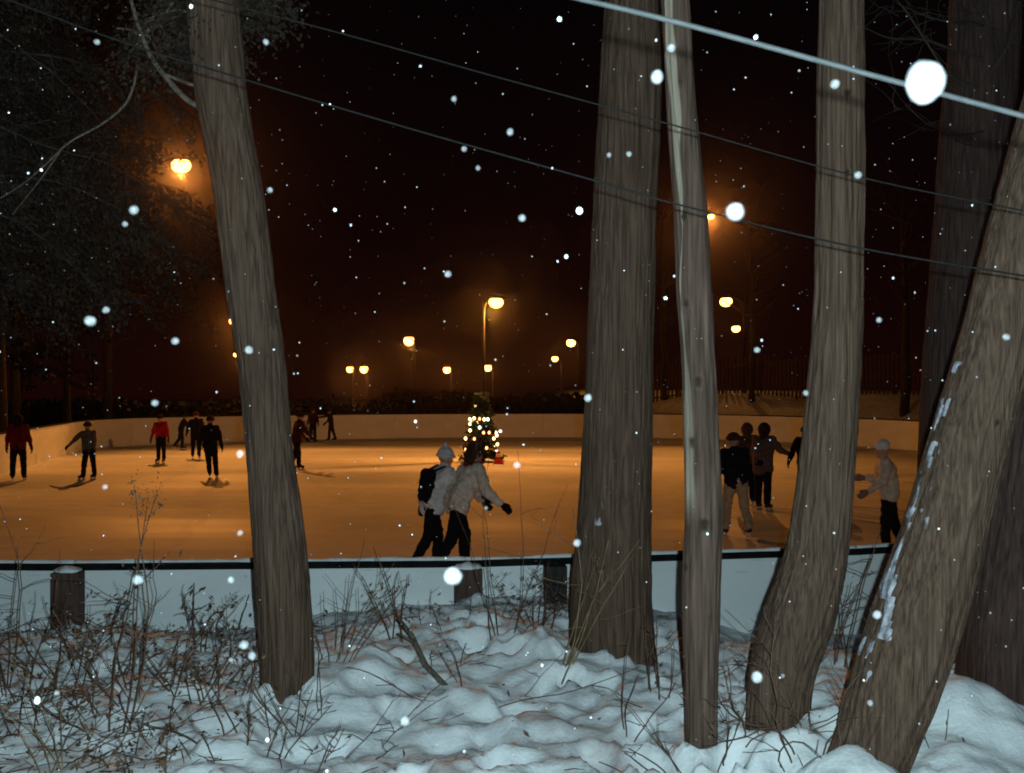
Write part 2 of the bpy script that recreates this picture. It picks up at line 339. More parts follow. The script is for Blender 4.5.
def axis(fine0, fine1, step, lo, hi, g=1.16):
    a = list(np.arange(fine0, fine1 + 1e-6, step)); s = step
    b = [a[-1]]
    while b[-1] < hi: s = min(s * g, 5.0); b.append(b[-1] + s)
    s = step; c = [a[0]]
    while c[-1] > lo: s = min(s * g, 5.0); c.append(c[-1] - s)
    return np.array(c[:0:-1] + a + b[1:])
gx = axis(-5.4, 5.4, 0.030, -140, 140); gy = axis(3.4, 8.8, 0.028, -20, 190)
GX, GY = np.meshgrid(gx, gy); HZ = ground_h(GX.ravel(), GY.ravel()).reshape(GX.shape)
_nx = len(gx); _i = np.arange(len(gy) - 1)[:, None] * _nx + np.arange(_nx - 1)[None]
_Fq = np.stack([_i, _i + 1, _i + 1 + _nx, _i + _nx], -1).reshape(-1, 4)
me = bpy.data.meshes.new('ground')
me.from_pydata(np.stack([GX, GY, HZ], -1).reshape(-1, 3).tolist(), [], _Fq.tolist()); me.update(); me.shade_smooth()
obj('ground', me, M['bank_snow'], kind='structure', label='lumpy snow covered bank sloping down to the rink boards')
def gh(x, y):
    i = min(max(int(np.searchsorted(gx, x)) - 1, 0), _nx - 2); j = min(max(int(np.searchsorted(gy, y)) - 1, 0), len(gy) - 2)
    fx = (x - gx[i]) / (gx[i + 1] - gx[i]); fy = (y - gy[j]) / (gy[j + 1] - gy[j])
    return float((HZ[j, i] * (1 - fx) + HZ[j, i + 1] * fx) * (1 - fy) + (HZ[j + 1, i] * (1 - fx) + HZ[j + 1, i + 1] * fx) * fy)
def on_ground(px, py):
    """point of the snow bank seen at a pixel"""
    for d in np.arange(3.0, 8.4, 0.01):
        p = at(px, py, d)
        if p.z <= gh(p.x, p.y): return p
    p = at(px, py, 7.4); p.z = gh(p.x, p.y); return p

me = bpy.data.meshes.new('ice')
me.from_pydata([(x, y, 0.0) for x, y in OUT], [], [tuple(range(len(OUT)))]); me.update()
obj('ice', me, M['ice'], kind='structure', label='skating rink ice lit orange by the lamps')

# ------------------------------------------------------------------ rink boards
boards = thing('rink_boards', 'white panel boards with black top rail enclosing the skating rink', 'rink boards')
TOP = 1.20
cen = OUTA.mean(0)
_post = MB().box((0, 0, 0), (0.20, 0.14, 1.0)).mesh('post', False)
for i in range(len(OUT)):
    a, b = OUTA[i], OUTA[(i + 1) % len(OUT)]; e = b - a; L = np.linalg.norm(e); ang = math.atan2(e[1], e[0]); mid = (a + b) / 2
    nrm = np.array([e[1], -e[0]]) / L
    if nrm @ (mid - cen) < 0: nrm = -nrm
    near = i < len(NEAR) - 1
    m = MB().box((0, 0, 0), (L - 0.008, 0.045, TOP - 0.03 + 0.1)); 
    obj('panel', m.mesh('panel', False), M['board'], boards, (mid[0], mid[1], (TOP - 0.03 - 0.1) / 2), (0, 0, ang))
    m = MB().box((0, 0, 0), (L + 0.01, 0.085, 0.046)); 
    obj('rail', m.mesh('rail', False), M['rail'], boards, (mid[0], mid[1], TOP - 0.016 + (0.001 if i % 2 else 0)), (0, 0, ang))
    if near:      # snow lying along the inner edge of the rail
        inn = -nrm; n_ = int(L / 0.05); pts = []; rad = []
        for k in range(n_ + 1):
            t = k / n_; p = a + e * t + inn * 0.035
            w = fbm(np.array([[p[0] * 2.1, p[1], 3.3]]), 3, 4)[0]; w2 = vnoise(np.array([[p[0] * 9, 1.1, 2.2]]), 6)[0]
            pts.append((p[0], p[1], TOP + 0.006)); rad.append(max(0.012, 0.024 + 0.012 * w + 0.007 * w2))
        obj('snow_ridge', MB().tube(pts, rad, 6), M['snow'], boards)
    if not near or i in (0, 1, 2):
        p = a + nrm * 0.105
        if near: h = 1.165; z0 = gh(p[0], p[1] - 0.1) - 0.25
        else: h = 1.12; z0 = -0.1
        o = obj('post', _post, M['post'], boards, (p[0], p[1], (h + z0) / 2), (0, 0, ang)); o.scale = (1, 1, h - z0)
        if near:
            c = MB().ell((0, 0, 0), (0.108, 0.080, 0.030), 18, 10); V = c.V[0]; V[:, 2] = np.maximum(V[:, 2], -0.01) * (1 + 0.5 * fbm(V * 22 + i, 2, i)); V[:, :2] *= (1 + 0.10 * fbm(V * 18 + i, 2, i + 3))[:, None]
            obj('snow_cap', c, M['snow'], boards, (p[0], p[1], h + 0.012), (0, 0, ang))
p = np.array(at(555, 560, 7.86)); pz = gh(p[0], p[1] - 0.1)
o = obj('post', MB().box((0, 0, 0), (0.17, 0.12, 1.18 - pz + 0.3)).mesh('post', False), M['post_dark'], boards, (p[0], p[1] - 0.02, (1.16 + pz - 0.3) / 2), (0, 0, 0.1), label='blackened post beside the thick trunk')

# ------------------------------------------------------------------ trees
def spline(ys, vals, y): 
    """smooth interpolation by local cubic"""
    ys = np.asarray(ys, float); vals = np.asarray(vals, float); y = np.asarray(y, float)
    sl = np.gradient(vals, ys, axis=0); k = np.clip(np.searchsorted(ys, y, 'right') - 1, 0, len(ys) - 2)
    h = ys[k + 1] - ys[k]; t = (y - ys[k]) / h; t2, t3 = t * t, t ** 3
    return (2 * t3 - 3 * t2 + 1) * vals[k] + (t3 - 2 * t2 + t) * h * sl[k] + (-2 * t3 + 3 * t2) * vals[k + 1] + (t3 - t2) * h * sl[k + 1]

def trunk_mesh(tab, d, nr=190, seed=1, depth=0.010, lift=9.5, root=0.25, peel=False, knots=()):
    """tab: (pixel row, centre column, width) read off the photograph, the trunk standing at distance d"""
    tab = sorted(tab, key=lambda r: -r[0])
    z = [CAMZ + (CY - r[0]) / F * d for r in tab]; x = [(r[1] - CX) / F * d for r in tab]; w = [r[2] / 2 / F * d for r in tab]
    dx = (x[-1] - x[-2]) / (z[-1] - z[-2])
    for dz in (1.0, 2.5, lift - z[-1]):   # the part above the picture
        x.append(x[len(tab) - 1] + dx * dz * 0.8); w.append(w[len(tab) - 1] * max(0.25, 1 - 0.14 * dz)); z.append(z[len(tab) - 1] + dz)
    z = [z[0] - 0.5] + z; x = [x[0] - 0.2 * (x[2] - x[1])] + x; w = [w[0] * 1.12] + w
    zt = z[len(tab)]
    zz = np.r_[np.arange(z[0], zt, 0.030), np.arange(zt, z[-1], 0.15), z[-1]]
    cx = spline(z, x, zz); rr = np.maximum(0.02, spline(z, w, zz))
    a = np.arange(nr) * 2 * math.pi / nr; A, Z = np.meshgrid(a, zz)
    R = np.repeat(rr[:, None], nr, 1)
    base = z[1]
    fl = np.clip(1 - (Z - base) / 0.45, 0, 1.4) ** 2
    R = R * (1 + fl * root * (0.25 * np.sin(A * 3 + seed) + 0.35 * np.sin(A * 5 + seed * 2.1) + 0.1))
    C = np.stack([np.cos(A) * R, np.sin(A) * R, Z], -1).reshape(-1, 3)
    wob = fbm(C * np.array([3, 3, 1.2]) + seed * 7, 2, seed)
    warp = C.copy(); warp[:, 0] += 0.012 * vnoise(C * np.array([6, 6, 5]) + 3, seed + 5); warp[:, 1] += 0.012 * vnoise(C * np.array([6, 6, 5]) + 9, seed + 6)
    r1 = 1 - np.abs(vnoise(warp * np.array([40, 40, 1.6]) + seed * 3, seed + 1)); r2 = 1 - np.abs(vnoise(warp * np.array([95, 95, 4.5]) + seed, seed + 2))
    bump = depth * (1.5 * (r1 ** 2 - 0.5) + 0.7 * (r2 - 0.5))
    if peel: bump *= 0.45
    dR = bump + 0.035 * R.ravel() * wob
    KN = np.zeros(A.size)
    for ka, kz, kr in knots:
        g = np.exp(-((np.angle(np.exp(1j * (A - ka))) * R / kr) ** 2 + ((Z - kz) / kr) ** 2)).ravel()
        dR = dR + 0.016 * g - 0.03 * g ** 5; KN = np.maximum(KN, g)
    Rn = R.ravel() + dR
    V = np.stack([np.cos(A).ravel() * Rn + np.repeat(cx, nr), np.sin(A).ravel() * Rn + d, Z.ravel()], 1)
    m = len(zz); i = np.arange(m - 1)[:, None] * nr; j = np.arange(nr)[None]; j2 = (j + 1) % nr
    Fs = np.stack([i + j, i + j2, i + nr + j2, i + nr + j], -1).reshape(-1, 4).tolist() + [tuple((m - 1) * nr + q for q in range(nr))]
    me = bpy.data.meshes.new('trunk'); me.from_pydata(V.tolist(), [], Fs); me.update(); me.shade_smooth()
    if peel:
        # bark missing: a pale strip of bare wood winding down the side
        ca = math.radians(216) + 0.16 * np.sin(Z * 2.1) + 0.16 * vnoise(np.stack([Z.ravel() * 4, 0 * Z.ravel(), 0 * Z.ravel()], 1), 12).reshape(Z.shape); wd = 0.30 + 0.20 * np.sin(Z * 3.3 + 1) + 0.16 * vnoise(np.stack([Z.ravel() * 7, 0 * Z.ravel() + 4, 0 * Z.ravel()], 1), 13).reshape(Z.shape)
        wd = np.maximum(wd, 0.06); q = np.clip(1 - np.abs(np.angle(np.exp(1j * (A - ca)))) / wd + 0.5 * vnoise(np.stack([A.ravel() * 3, Z.ravel() * 5, 0 * Z.ravel()], 1), 4).reshape(A.shape), 0, 1)
        q = q * sstep(1.9, 2.3, Z)
        at_ = me.attributes.new('bare', 'FLOAT', 'POINT'); at_.data.foreach_set('value', np.clip(q * 3, 0, 1).ravel().astype(np.float32))
    at_ = me.attributes.new('knot', 'FLOAT', 'POINT'); at_.data.foreach_set('value', np.clip(KN, 0, 1).astype(np.float32))
    info = dict(z=zz, cx=cx, r=rr, d=d, V=V, nr=nr, A=A, Z=Z, zt=zt)
    return me, info

def bare_bark():
    m = mat('peeling_bark', (0.046, 0.0275, 0.020), 0.85, (0.155, 0.097, 0.073), (60, 60, 3), 0.5, (60, 60, 8), 0.2, dist=0.006, lo=0.3, hi=0.75)
    n, l = m.node_tree.nodes, m.node_tree.links; b = n['Principled BSDF']; src = b.inputs['Base Color'].links[0].from_socket
    a = n.new('ShaderNodeAttribute'); a.attribute_name = 'bare'
    mx = n.new('ShaderNodeMix'); mx.data_type = 'RGBA'; l.new(a.outputs['Fac'], mx.inputs[0]); l.new(src, mx.inputs[6]); mx.inputs[7].default_value = (0.29, 0.235, 0.18, 1)
    l.new(mx.outputs[2], b.inputs['Base Color'])
    mr = n.new('ShaderNodeMapRange'); mr.inputs[3].default_value = 0.85; mr.inputs[4].default_value = 0.38; l.new(a.outputs['Fac'], mr.inputs[0]); l.new(mr.outputs[0], b.inputs['Roughness'])
    knotty(m, (0.032, 0.020, 0.013)); return m

def sprays(P, D, per=26, size=0.05, spread=0.16, seed=0):
    """flat drooping fans of small leaf scales at points P along directions D"""
    r = np.random.default_rng(seed); P = np.repeat(np.asarray(P), per, 0); D = np.repeat(np.asarray(D), per, 0); n = len(P)
    c = P + D * r.uniform(0, spread * 1.4, (n, 1)) + r.normal(0, spread * 0.35, (n, 3)) * np.array([1, 1, 0.6])
    t = D + r.normal(0, 0.55, (n, 3)); t[:, 2] -= 0.35; t /= np.linalg.norm(t, axis=1)[:, None]
    u = np.cross(t, r.normal(0, 1, (n, 3))); u /= np.linalg.norm(u, axis=1)[:, None] + 1e-9
    L = size * r.uniform(0.6, 1.5, (n, 1)); W = L * 0.28
    V = np.stack([c - u * W, c + t * L * 0.5 - u * W * 1.1, c + t * L, c + t * L * 0.5 + u * W * 1.1 + 0 * t], 1).reshape(-1, 3)
    i = np.arange(n)[:, None] * 4
    return V, (i + np.arange(4)[None]).tolist()

def wander(p, d, L, n, curl=0.15, droop=0.0, r=random):
    p = Vector(p); d = Vector(d).normalized(); out = [tuple(p)]
    for k in range(n):
        d = (d + Vector((r.gauss(0, curl), r.gauss(0, curl), r.gauss(0, curl) - droop))).normalized(); p = p + d * (L / n); out.append(tuple(p))
    return out

def crown_at(limb_mb, starts, per=26, size=0.05, seed=0, step=0.10, r0=0.03):
    """limbs that droop, with sprays of foliage along them; starts: (point, direction, length)"""
    r = random.Random(seed); P, D = [], []
    for p, d, L in starts:
        pts = wander(p, d, L, 12, 0.10, 0.05, r); limb_mb.tube(pts, np.linspace(r0 * min(1, L / 2) + 0.004, 0.004, len(pts)), 5)
        for k in range(3, len(pts)):
            for q in range(2):
                a = Vector(pts[k]); dd = (Vector(pts[k]) - Vector(pts[k - 1])).normalized()
                side = Vector((r.gauss(0, 1), r.gauss(0, 1), r.gauss(-0.2, 0.5))).normalized()
                tw = wander(a, dd * 0.5 + side, r.uniform(0.25, 0.6) * min(1.3, L / 1.6), 5, 0.15, 0.12, r)
                limb_mb.tube(tw, np.linspace(0.006, 0.002, len(tw)), 3)
                for s in range(1, len(tw)):
                    v = (Vector(tw[s]) - Vector(tw[s - 1])).normalized(); P.append(tw[s]); D.append(tuple(v))
    return sprays(P, D, per, size, 0.12, seed)

def top_crown(info, parent, seed, z0, n=26, Lm=2.0):
    """limbs and foliage of the upper tree"""
    r = random.Random(seed); lm = MB(); st = []
    ztop = info['z'][-1]
    for k in range(n):
        z = r.uniform(z0, ztop - 0.1); x = float(np.interp(z, info['z'], info['cx'])); a = r.uniform(0, 2 * math.pi)
        st.append(((x, info['d'], z), (math.cos(a), math.sin(a), r.uniform(-0.1, 0.35)), Lm * r.uniform(0.6, 1.1) * (1.15 - 0.7 * (z - z0) / (ztop - z0 + 0.1))))
    V, Fs = crown_at(lm, st, 12, 0.085, seed)
    c = obj('crown', MB().add(V, Fs), M['foliage'], parent); obj('limbs', lm, M['limb'], c)
    return c

TREES = [
 ('cedar_tree', 'slim leaning trunk left of the skaters, with foliage and pale limbs at its top', 5.45, 1, 'bark',
  [(0, 212, 50), (100, 222, 50), (200, 239, 48), (300, 252, 47), (350, 260, 46), (450, 269.5, 45), (550, 280, 51), (600, 284, 53), (650, 287, 52), (695, 286, 50)]),
 ('cedar_tree', 'thickest straight upright trunk just right of the two embracing skaters', 6.10, 2, 'bark',
  [(0, 633, 54), (100, 630, 60), (200, 625, 62), (300, 622, 65), (340, 620, 65), (430, 617, 68), (520, 614, 73), (590, 611, 80), (630, 611, 82), (662, 612, 82)]),
 ('cedar_tree', 'thinnest knotty trunk with a pale strip of bare wood down its side', 4.60, 3, 'peel',
  [(0, 675.5, 27), (100, 681, 28), (200, 689.5, 31), (300, 694.5, 33), (340, 697.5, 32), (430, 701.5, 34), (520, 703.5, 36), (590, 700.5, 37), (660, 700.5, 34), (735, 701.5, 30)]),
 ('cedar_tree', 'trunk curving at its foot between the thin knotty trunk and the strongly leaning trunk', 4.70, 4, 'bark',
  [(0, 841.5, 42), (100, 840.5, 45), (200, 840, 46), (300, 838, 47), (340, 836.5, 49), (430, 830, 53), (500, 823, 56), (560, 814.5, 61), (620, 798, 70), (680, 780, 64), (735, 776, 60)]),
 ('cedar_tree', 'strongly leaning thick trunk with snow stuck to its left edge', 4.25, 5, 'bark',
  [(0, 1082, 60), (100, 1057, 62), (200, 1031, 65), (349, 993, 70), (430, 971, 74), (520, 946, 79), (609, 919, 88), (660, 903, 90), (700, 890, 86), (732, 879, 80), (771, 864, 74)]),
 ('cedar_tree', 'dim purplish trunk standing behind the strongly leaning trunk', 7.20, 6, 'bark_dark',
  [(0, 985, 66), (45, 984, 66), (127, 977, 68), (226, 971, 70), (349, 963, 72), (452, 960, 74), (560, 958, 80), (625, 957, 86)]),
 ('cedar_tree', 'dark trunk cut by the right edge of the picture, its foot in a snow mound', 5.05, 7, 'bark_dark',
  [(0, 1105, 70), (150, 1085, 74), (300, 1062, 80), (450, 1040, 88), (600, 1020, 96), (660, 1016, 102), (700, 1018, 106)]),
]
INFO = []
zat = lambda py, d: CAMZ + (CY - py) / F * d
M['peel'] = bare_bark()
for name, label, d, seed, mk, tab in TREES:
    t = thing(name, label, 'tree', group='trees on the bank above the rink')
    kn = [(math.radians(a), zat(y, d), k_) for y, a, k_ in {3: ((88, 262, .016), (220, 238, .018), (303, 232, .018), (382, 255, .022), (442, 230, .02), (522, 262, .024), (566, 205, .02), (610, 285, .014)), 4: ((101, 268, .02), (178, 268, .012)), 5: ((420, 280, .014),)}.get(seed, ())]
    me, info = trunk_mesh(tab, d, seed=seed, peel=(mk == 'peel'), knots=kn, depth=0.010 if mk == 'peel' else 0.0075)
    info['obj'] = t; INFO.append(info)
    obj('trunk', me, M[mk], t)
    if seed != 1: top_crown(info, t, seed * 13, max(info['zt'] + 2.2, 6.6), 12, 1.3)

# first tree: visible limbs and sprays of foliage round its top
t1 = INFO[0]['obj']; lm = MB()
def pxpath(pts, d, r0, r1, mb, n=6, dd=0.0, k=6):
    P = [np.array(at(x, y, d + dd * i / max(1, len(pts) - 1))) for i, (x, y) in enumerate(pts)]
    s = np.arange(len(P)); u = np.linspace(0, len(P) - 1, (len(P) - 1) * k + 1)
    Q = np.stack([spline(s, np.array(P)[:, c], u) for c in range(3)], 1)
    mb.tube(Q, np.linspace(r0, r1, len(u)), n)
pxpath([(208, 112), (185, 98), (165, 76), (152, 58), (142, 36), (131, 0), (122, -40)], 5.45, 0.017, 0.008, lm, 7, -0.15)
pxpath([(209, 90), (190, 84), (164, 74)], 5.45, 0.012, 0.009, lm, 6, -0.05)
pxpath([(144, 36), (130, 30), (116, 28)], 5.32, 0.008, 0.004, lm)
pxpath([(139, 45), (136, 75), (126, 103), (102, 124), (70, 142), (45, 165), (20, 186), (-20, 210)], 5.6, 0.009, 0.004, lm, 5, 0.4)
pxpath([(66, 143), (40, 180), (12, 215)], 6.0, 0.005, 0.002, lm)
pxpath([(205, 30), (180, 10), (140, 22)], 5.45, 0.010, 0.006, lm)
obj('limb', lm, M['limb'], t1)
r = random.Random(3); st = []
for k in range(30):
    px, py = r.choice((r.uniform(150, 215), r.uniform(225, 292), r.uniform(235, 296))), r.uniform(-210, 48); d = 5.45 + r.uniform(0.05, 0.8); tgt = at(px, py, d)
    o0 = Vector((float(np.interp(tgt.z + 0.3, INFO[0]['z'], INFO[0]['cx'])), 5.45, tgt.z + 0.3)); v = tgt - o0
    st.append((tuple(o0), tuple(v), max(0.35, v.length)))
lm2 = MB(); V, Fs = crown_at(lm2, st, 13, 0.024, 5, r0=0.012)
c = obj('crown', MB().add(V, Fs), M['foliage'], t1); obj('twigs', lm2, M['limb'], c)
top_crown(INFO[0], t1, 99, 6.4, 14, 1.2)

# bare twigs beside the dim purplish trunk
t6 = INFO[5]['obj']; lm = MB(); r = random.Random(8)
for s in ([(985, 60), (955, 50), (925, 40), (890, 38), (865, 28)], [(980, 90), (950, 75), (925, 40), (905, 10), (880, -20)], [(1000, 55), (985, 20), (960, -20)], [(990, 130), (960, 135), (930, 125), (905, 105)], [(985, 25), (940, 20), (900, 5)], [(990, 75), (1010, 40), (1015, 0)]):
    pxpath(s, 7.0, 0.010, 0.003, lm, 4, -0.5)
    for k in range(12):
        q = r.choice(s[1:]); p = at(q[0] + r.uniform(-12, 12), q[1] + r.uniform(-8, 8), 6.75)
        tw = wander(p, (r.uniform(-1, 0.6), r.uniform(-0.4, 0.4), r.uniform(-0.5, 0.8)), r.uniform(0.2, 0.55), 7, 0.2, 0.0, r); lm.tube(tw, np.linspace(0.003, 0.0012, len(tw)), 3)
obj('twigs', lm, M['bark_far'], t6)

# cedar standing just out of the picture on the left, its drooping boughs hanging into view
t0 = thing('cedar_tree', 'drooping evergreen boughs hanging in at the upper left, in front of the bright lamp', 'tree', group='trees on the bank above the rink')
me, info0 = trunk_mesh([(0, -215, 70), (200, -205, 74), (400, -195, 78), (600, -185, 90), (640, -183, 100)], 6.9, seed=8, lift=9.0)
obj('trunk', me, M['bark'], t0)
r = random.Random(21); st = []
for k in range(60):
    px, py = r.uniform(-60, 205), r.uniform(-40, 285)
    if px > 120 and py < 60: continue
    d = r.uniform(7.6, 10.5); tgt = at(px, py, d)
    zr = tgt.z + r.uniform(0.1, 0.9); o0 = Vector((float(np.interp(zr, info0['z'], info0['cx'])), 6.9, zr)); v = tgt - o0
    o1 = o0 + v * 0.35
    st.append((tuple(o1), tuple(v + Vector((0, 0, 0.5))), v.length * 0.65))
lm = MB(); V, Fs = crown_at(lm, st, 16, 0.032, 31, r0=0.014)
c = obj('crown', MB().add(V, Fs), M['foliage'], t0); obj('limbs', lm, M['bark_far'], c)
top_crown(info0, t0, 44, 6.0, 14, 2.0)

# snow stuck to trunks
def snow_patch(info, amin, amax, zmin, zmax, thr, seed, name='snow_patch'):
    V, nr, A, Z = info['V'], info['nr'], info['A'], info['Z']; m = len(info['z'])
    ctr = np.repeat(np.stack([info['cx'], np.full(m, info['d']), info['z']], 1), nr, 0); n = V - ctr; n[:, 2] = 0; n /= np.linalg.norm(n, axis=1)[:, None] + 1e-9
    q = fbm(np.stack([A.ravel() * 5.5, Z.ravel() * 11, 0 * Z.ravel()], 1) + seed, 4, seed)
    am, ah = (amin + amax) / 2, (amax - amin) / 2; zm, zh = (zmin + zmax) / 2, (zmax - zmin) / 2
    q = q - 1.1 * np.clip(np.abs(np.angle(np.exp(1j * (A.ravel() - am)))) / ah, 0, 3) ** 3 - 1.1 * np.clip(np.abs(Z.ravel() - zm) / zh, 0, 3) ** 4 - thr
    keep = q > 0; P = V + n * (0.003 + 0.009 * np.clip(q, 0, 0.6)[:, None]); P[~keep] = (V - n * 0.012)[~keep]
    Fs = []
    for i in range(m - 1):
        for j in range(nr):
            f = (i * nr + j, i * nr + (j + 1) % nr, (i + 1) * nr + (j + 1) % nr, (i + 1) * nr + j)
            if keep[list(f)].any(): Fs.append(f)
    if not Fs: return
    ids = sorted({k for f in Fs for k in f}); mp = {k: i for i, k in enumerate(ids)}
    obj(name, MB().add(P[ids], [tuple(mp[k] for k in f) for f in Fs]), M['shaded_snow'], info['obj'])
zat = lambda py, d: CAMZ + (CY - py) / F * d
snow_patch(INFO[4], math.radians(165), math.radians(228), zat(705, 4.25), zat(450, 4.25), 0.0, 3)
snow_patch(INFO[4], math.radians(165), math.radians(215), zat(480, 4.25), zat(350, 4.25), 0.15, 14)
snow_patch(INFO[1], math.radians(228), math.radians(250), zat(525, 6.1), zat(495, 6.1), -0.25, 5)
snow_patch(INFO[3], math.radians(245), math.radians(262), zat(672, 4.7), zat(655, 4.7), -0.15, 7)

# ------------------------------------------------------------------ far trees, thicket, fence
def far_tree(px, py_base, d, h, w, label, crown=True, seed=0, lean=0.0):
    p = at(px, CY, d); z0 = gh(p.x, p.y) - 0.1
    t = thing('bare_tree', label, 'tree', (p.x, p.y, z0), group='trees beyond the rink')
    r = random.Random(seed); lm = MB(); tr = MB()
    pts = [(0, 0, -0.3)] + [(lean * k / 8 * h + r.gauss(0, 0.05), r.gauss(0, 0.05), h * k / 8) for k in range(9)]
    tr.tube(pts, np.linspace(w, w * 0.2, len(pts)), 9); obj('trunk', tr, M['bark_far'], t)
    for k in range(22):
        i = r.randint(4, 9); a = r.uniform(0, 6.28)
        b = wander(pts[i], (math.cos(a), math.sin(a), r.uniform(0.3, 1.0)), h * r.uniform(0.15, 0.32), 6, 0.18, -0.02, r); lm.tube(b, np.linspace(w * 0.22, 0.01, len(b)), 4)
        for q in range(3):
            s = r.choice(b[2:]); c_ = wander(s, (r.gauss(0, 1), r.gauss(0, 1), r.uniform(0, 1)), h * 0.09, 4, 0.2, 0, r); lm.tube(c_, np.linspace(0.02, 0.006, len(c_)), 3)
    obj('crown', lm, M['bark_far'], t)
for a in [(4, 420, 33, 11, 0.17, 'bare trunk beyond the boards at the left edge of the picture', True, 1), (66, 420, 47, 12, 0.20, 'bare tree beyond the boards above the skater with outstretched arm', True, 2, 0.01),
          (752, 415, 54.2, 9, 0.20, 'bare tree behind the far boards, above the three skaters between trunks', True, 4),
          (905, 418, 47.5, 10, 0.24, 'bare tree behind the far boards beside the dim purplish trunk', True, 5, -0.01), (664, 412, 57, 10, 0.2, 'bare tree behind the far boards beside the thickest straight trunk', True, 6),
          (107, 412, 52, 11, 0.16, 'bare tree beyond the far corner of the boards at the left', True, 7)]:
    far_tree(*a)

def conifer(px, d, h, w, label, seed):
    p = at(px, CY, d); z0 = gh(p.x, p.y) - 0.1; r = random.Random(seed)
    t = thing('conifer_tree', label, 'tree', (p.x, p.y, z0), group='evergreens beyond the rink')
    obj('trunk', MB().tube([(0, 0, -0.3), (0, 0, h * 0.5), (0, 0, h)], [0.22, 0.15, 0.03], 8), M['bark_far'], t)
    lm = MB(); P, D = [], []
    for k in range(170):
        z = h * (0.26 + 0.72 * r.random()); a = r.uniform(0, 6.28); L = w * (1.05 - z / h) * r.uniform(0.6, 1.15) + 0.2
        b = wander((0, 0, z), (math.cos(a), math.sin(a), 0.1), L, 6, 0.07, 0.06, r); lm.tube(b, np.linspace(0.04, 0.01, len(b)), 3)
        for s in range(1, len(b)): P.append(b[s]); D.append(tuple((Vector(b[s]) - Vector(b[s - 1])).normalized()))
    V, Fs = sprays(P, D, 11, 0.22, 0.35, seed); c = obj('crown', MB().add(V, Fs), M['foliage_far'], t); obj('limbs', lm, M['bark_far'], c)
conifer(108, 47.5, 22.0, 6.8, 'tall evergreen behind the bright lamp at the upper left, partly lit orange', 1)
conifer(15, 40.0, 13.0, 4.2, 'dark evergreen beyond the boards at the left edge of the picture', 2)

def thicket():
    r = np.random.default_rng(9); n = 26000
    x = r.uniform(-45, 6.5, n); y = 57 + r.normal(0, 1.5, n) - 0.004 * (x + 12) ** 2 + np.where(x < -16, 0.55 * (x + 16), 0)
    hh = 1.7 + 0.6 * fbm(np.stack([x * 0.35, 0 * x, 0 * x], 1), 3, 2); z = hh * np.sqrt(r.random(n)) * (0.3 + 0.7 * r.random(n) ** 0.3)
    keep = signed_dist(x, y) > 3.0
    P = np.stack([x, y, z], 1)[keep]; D = r.normal(0, 1, (len(P), 3)); D[:, 2] = abs(D[:, 2]); D /= np.linalg.norm(D, axis=1)[:, None]
    V, Fs = sprays(P, D, 2, 0.35, 0.2, 3)
    obj('undergrowth', MB().add(V, Fs), M['foliage_far'], label='dark mass of undergrowth behind the far boards', cat='undergrowth', kind='stuff')
thicket()

fence = thing('picket_fence', 'tall brown picket fence on the snowy bank behind the far boards', 'fence')
FA = [np.array(q) for q in ((6.8, 57.5), (13.0, 55.5), (19.5, 51.0), (25.0, 45.0))]
_pk = MB().box((0, 0, 0), (0.11, 0.03, 2.0)); _pk.add([(-0.055, 0, 1.0), (0.055, 0, 1.0), (0, 0, 1.08)], [(0, 1, 2)]); _pk = _pk.mesh('picket', False)
for a, b in zip(FA[:-1], FA[1:]):
    e = b - a; L = np.linalg.norm(e); ang = math.atan2(e[1], e[0]); n = int(L / 0.21)
    for k in range(n):
        p = a + e * (k + 0.5) / n; z = gh(p[0], p[1]); o = obj('picket', _pk, M['fence'], fence, (p[0], p[1], z + 0.95 + random.uniform(-0.05, 0.05)), (0, random.gauss(0, 0.015), ang))
    for zz in (0.4, 1.6):
        m_ = (a + b) / 2; za, zb_ = gh(*a) + zz, gh(*b) + zz
        obj('cross_rail', MB().tube([(a[0], a[1] + 0.05, za), (b[0], b[1] + 0.05, zb_)], [0.045, 0.045], 4).mesh('cross_rail', False), M['fence'], fence)
    for k in range(int(L / 2.5) + 1):
        p = a + e * min(1, k * 2.5 / L); obj('post', MB().box((0, 0, 0), (0.12, 0.12, 2.4)).mesh('post', False), M['fence'], fence, (p[0], p[1] + 0.12, gh(p[0], p[1]) + 0.95))

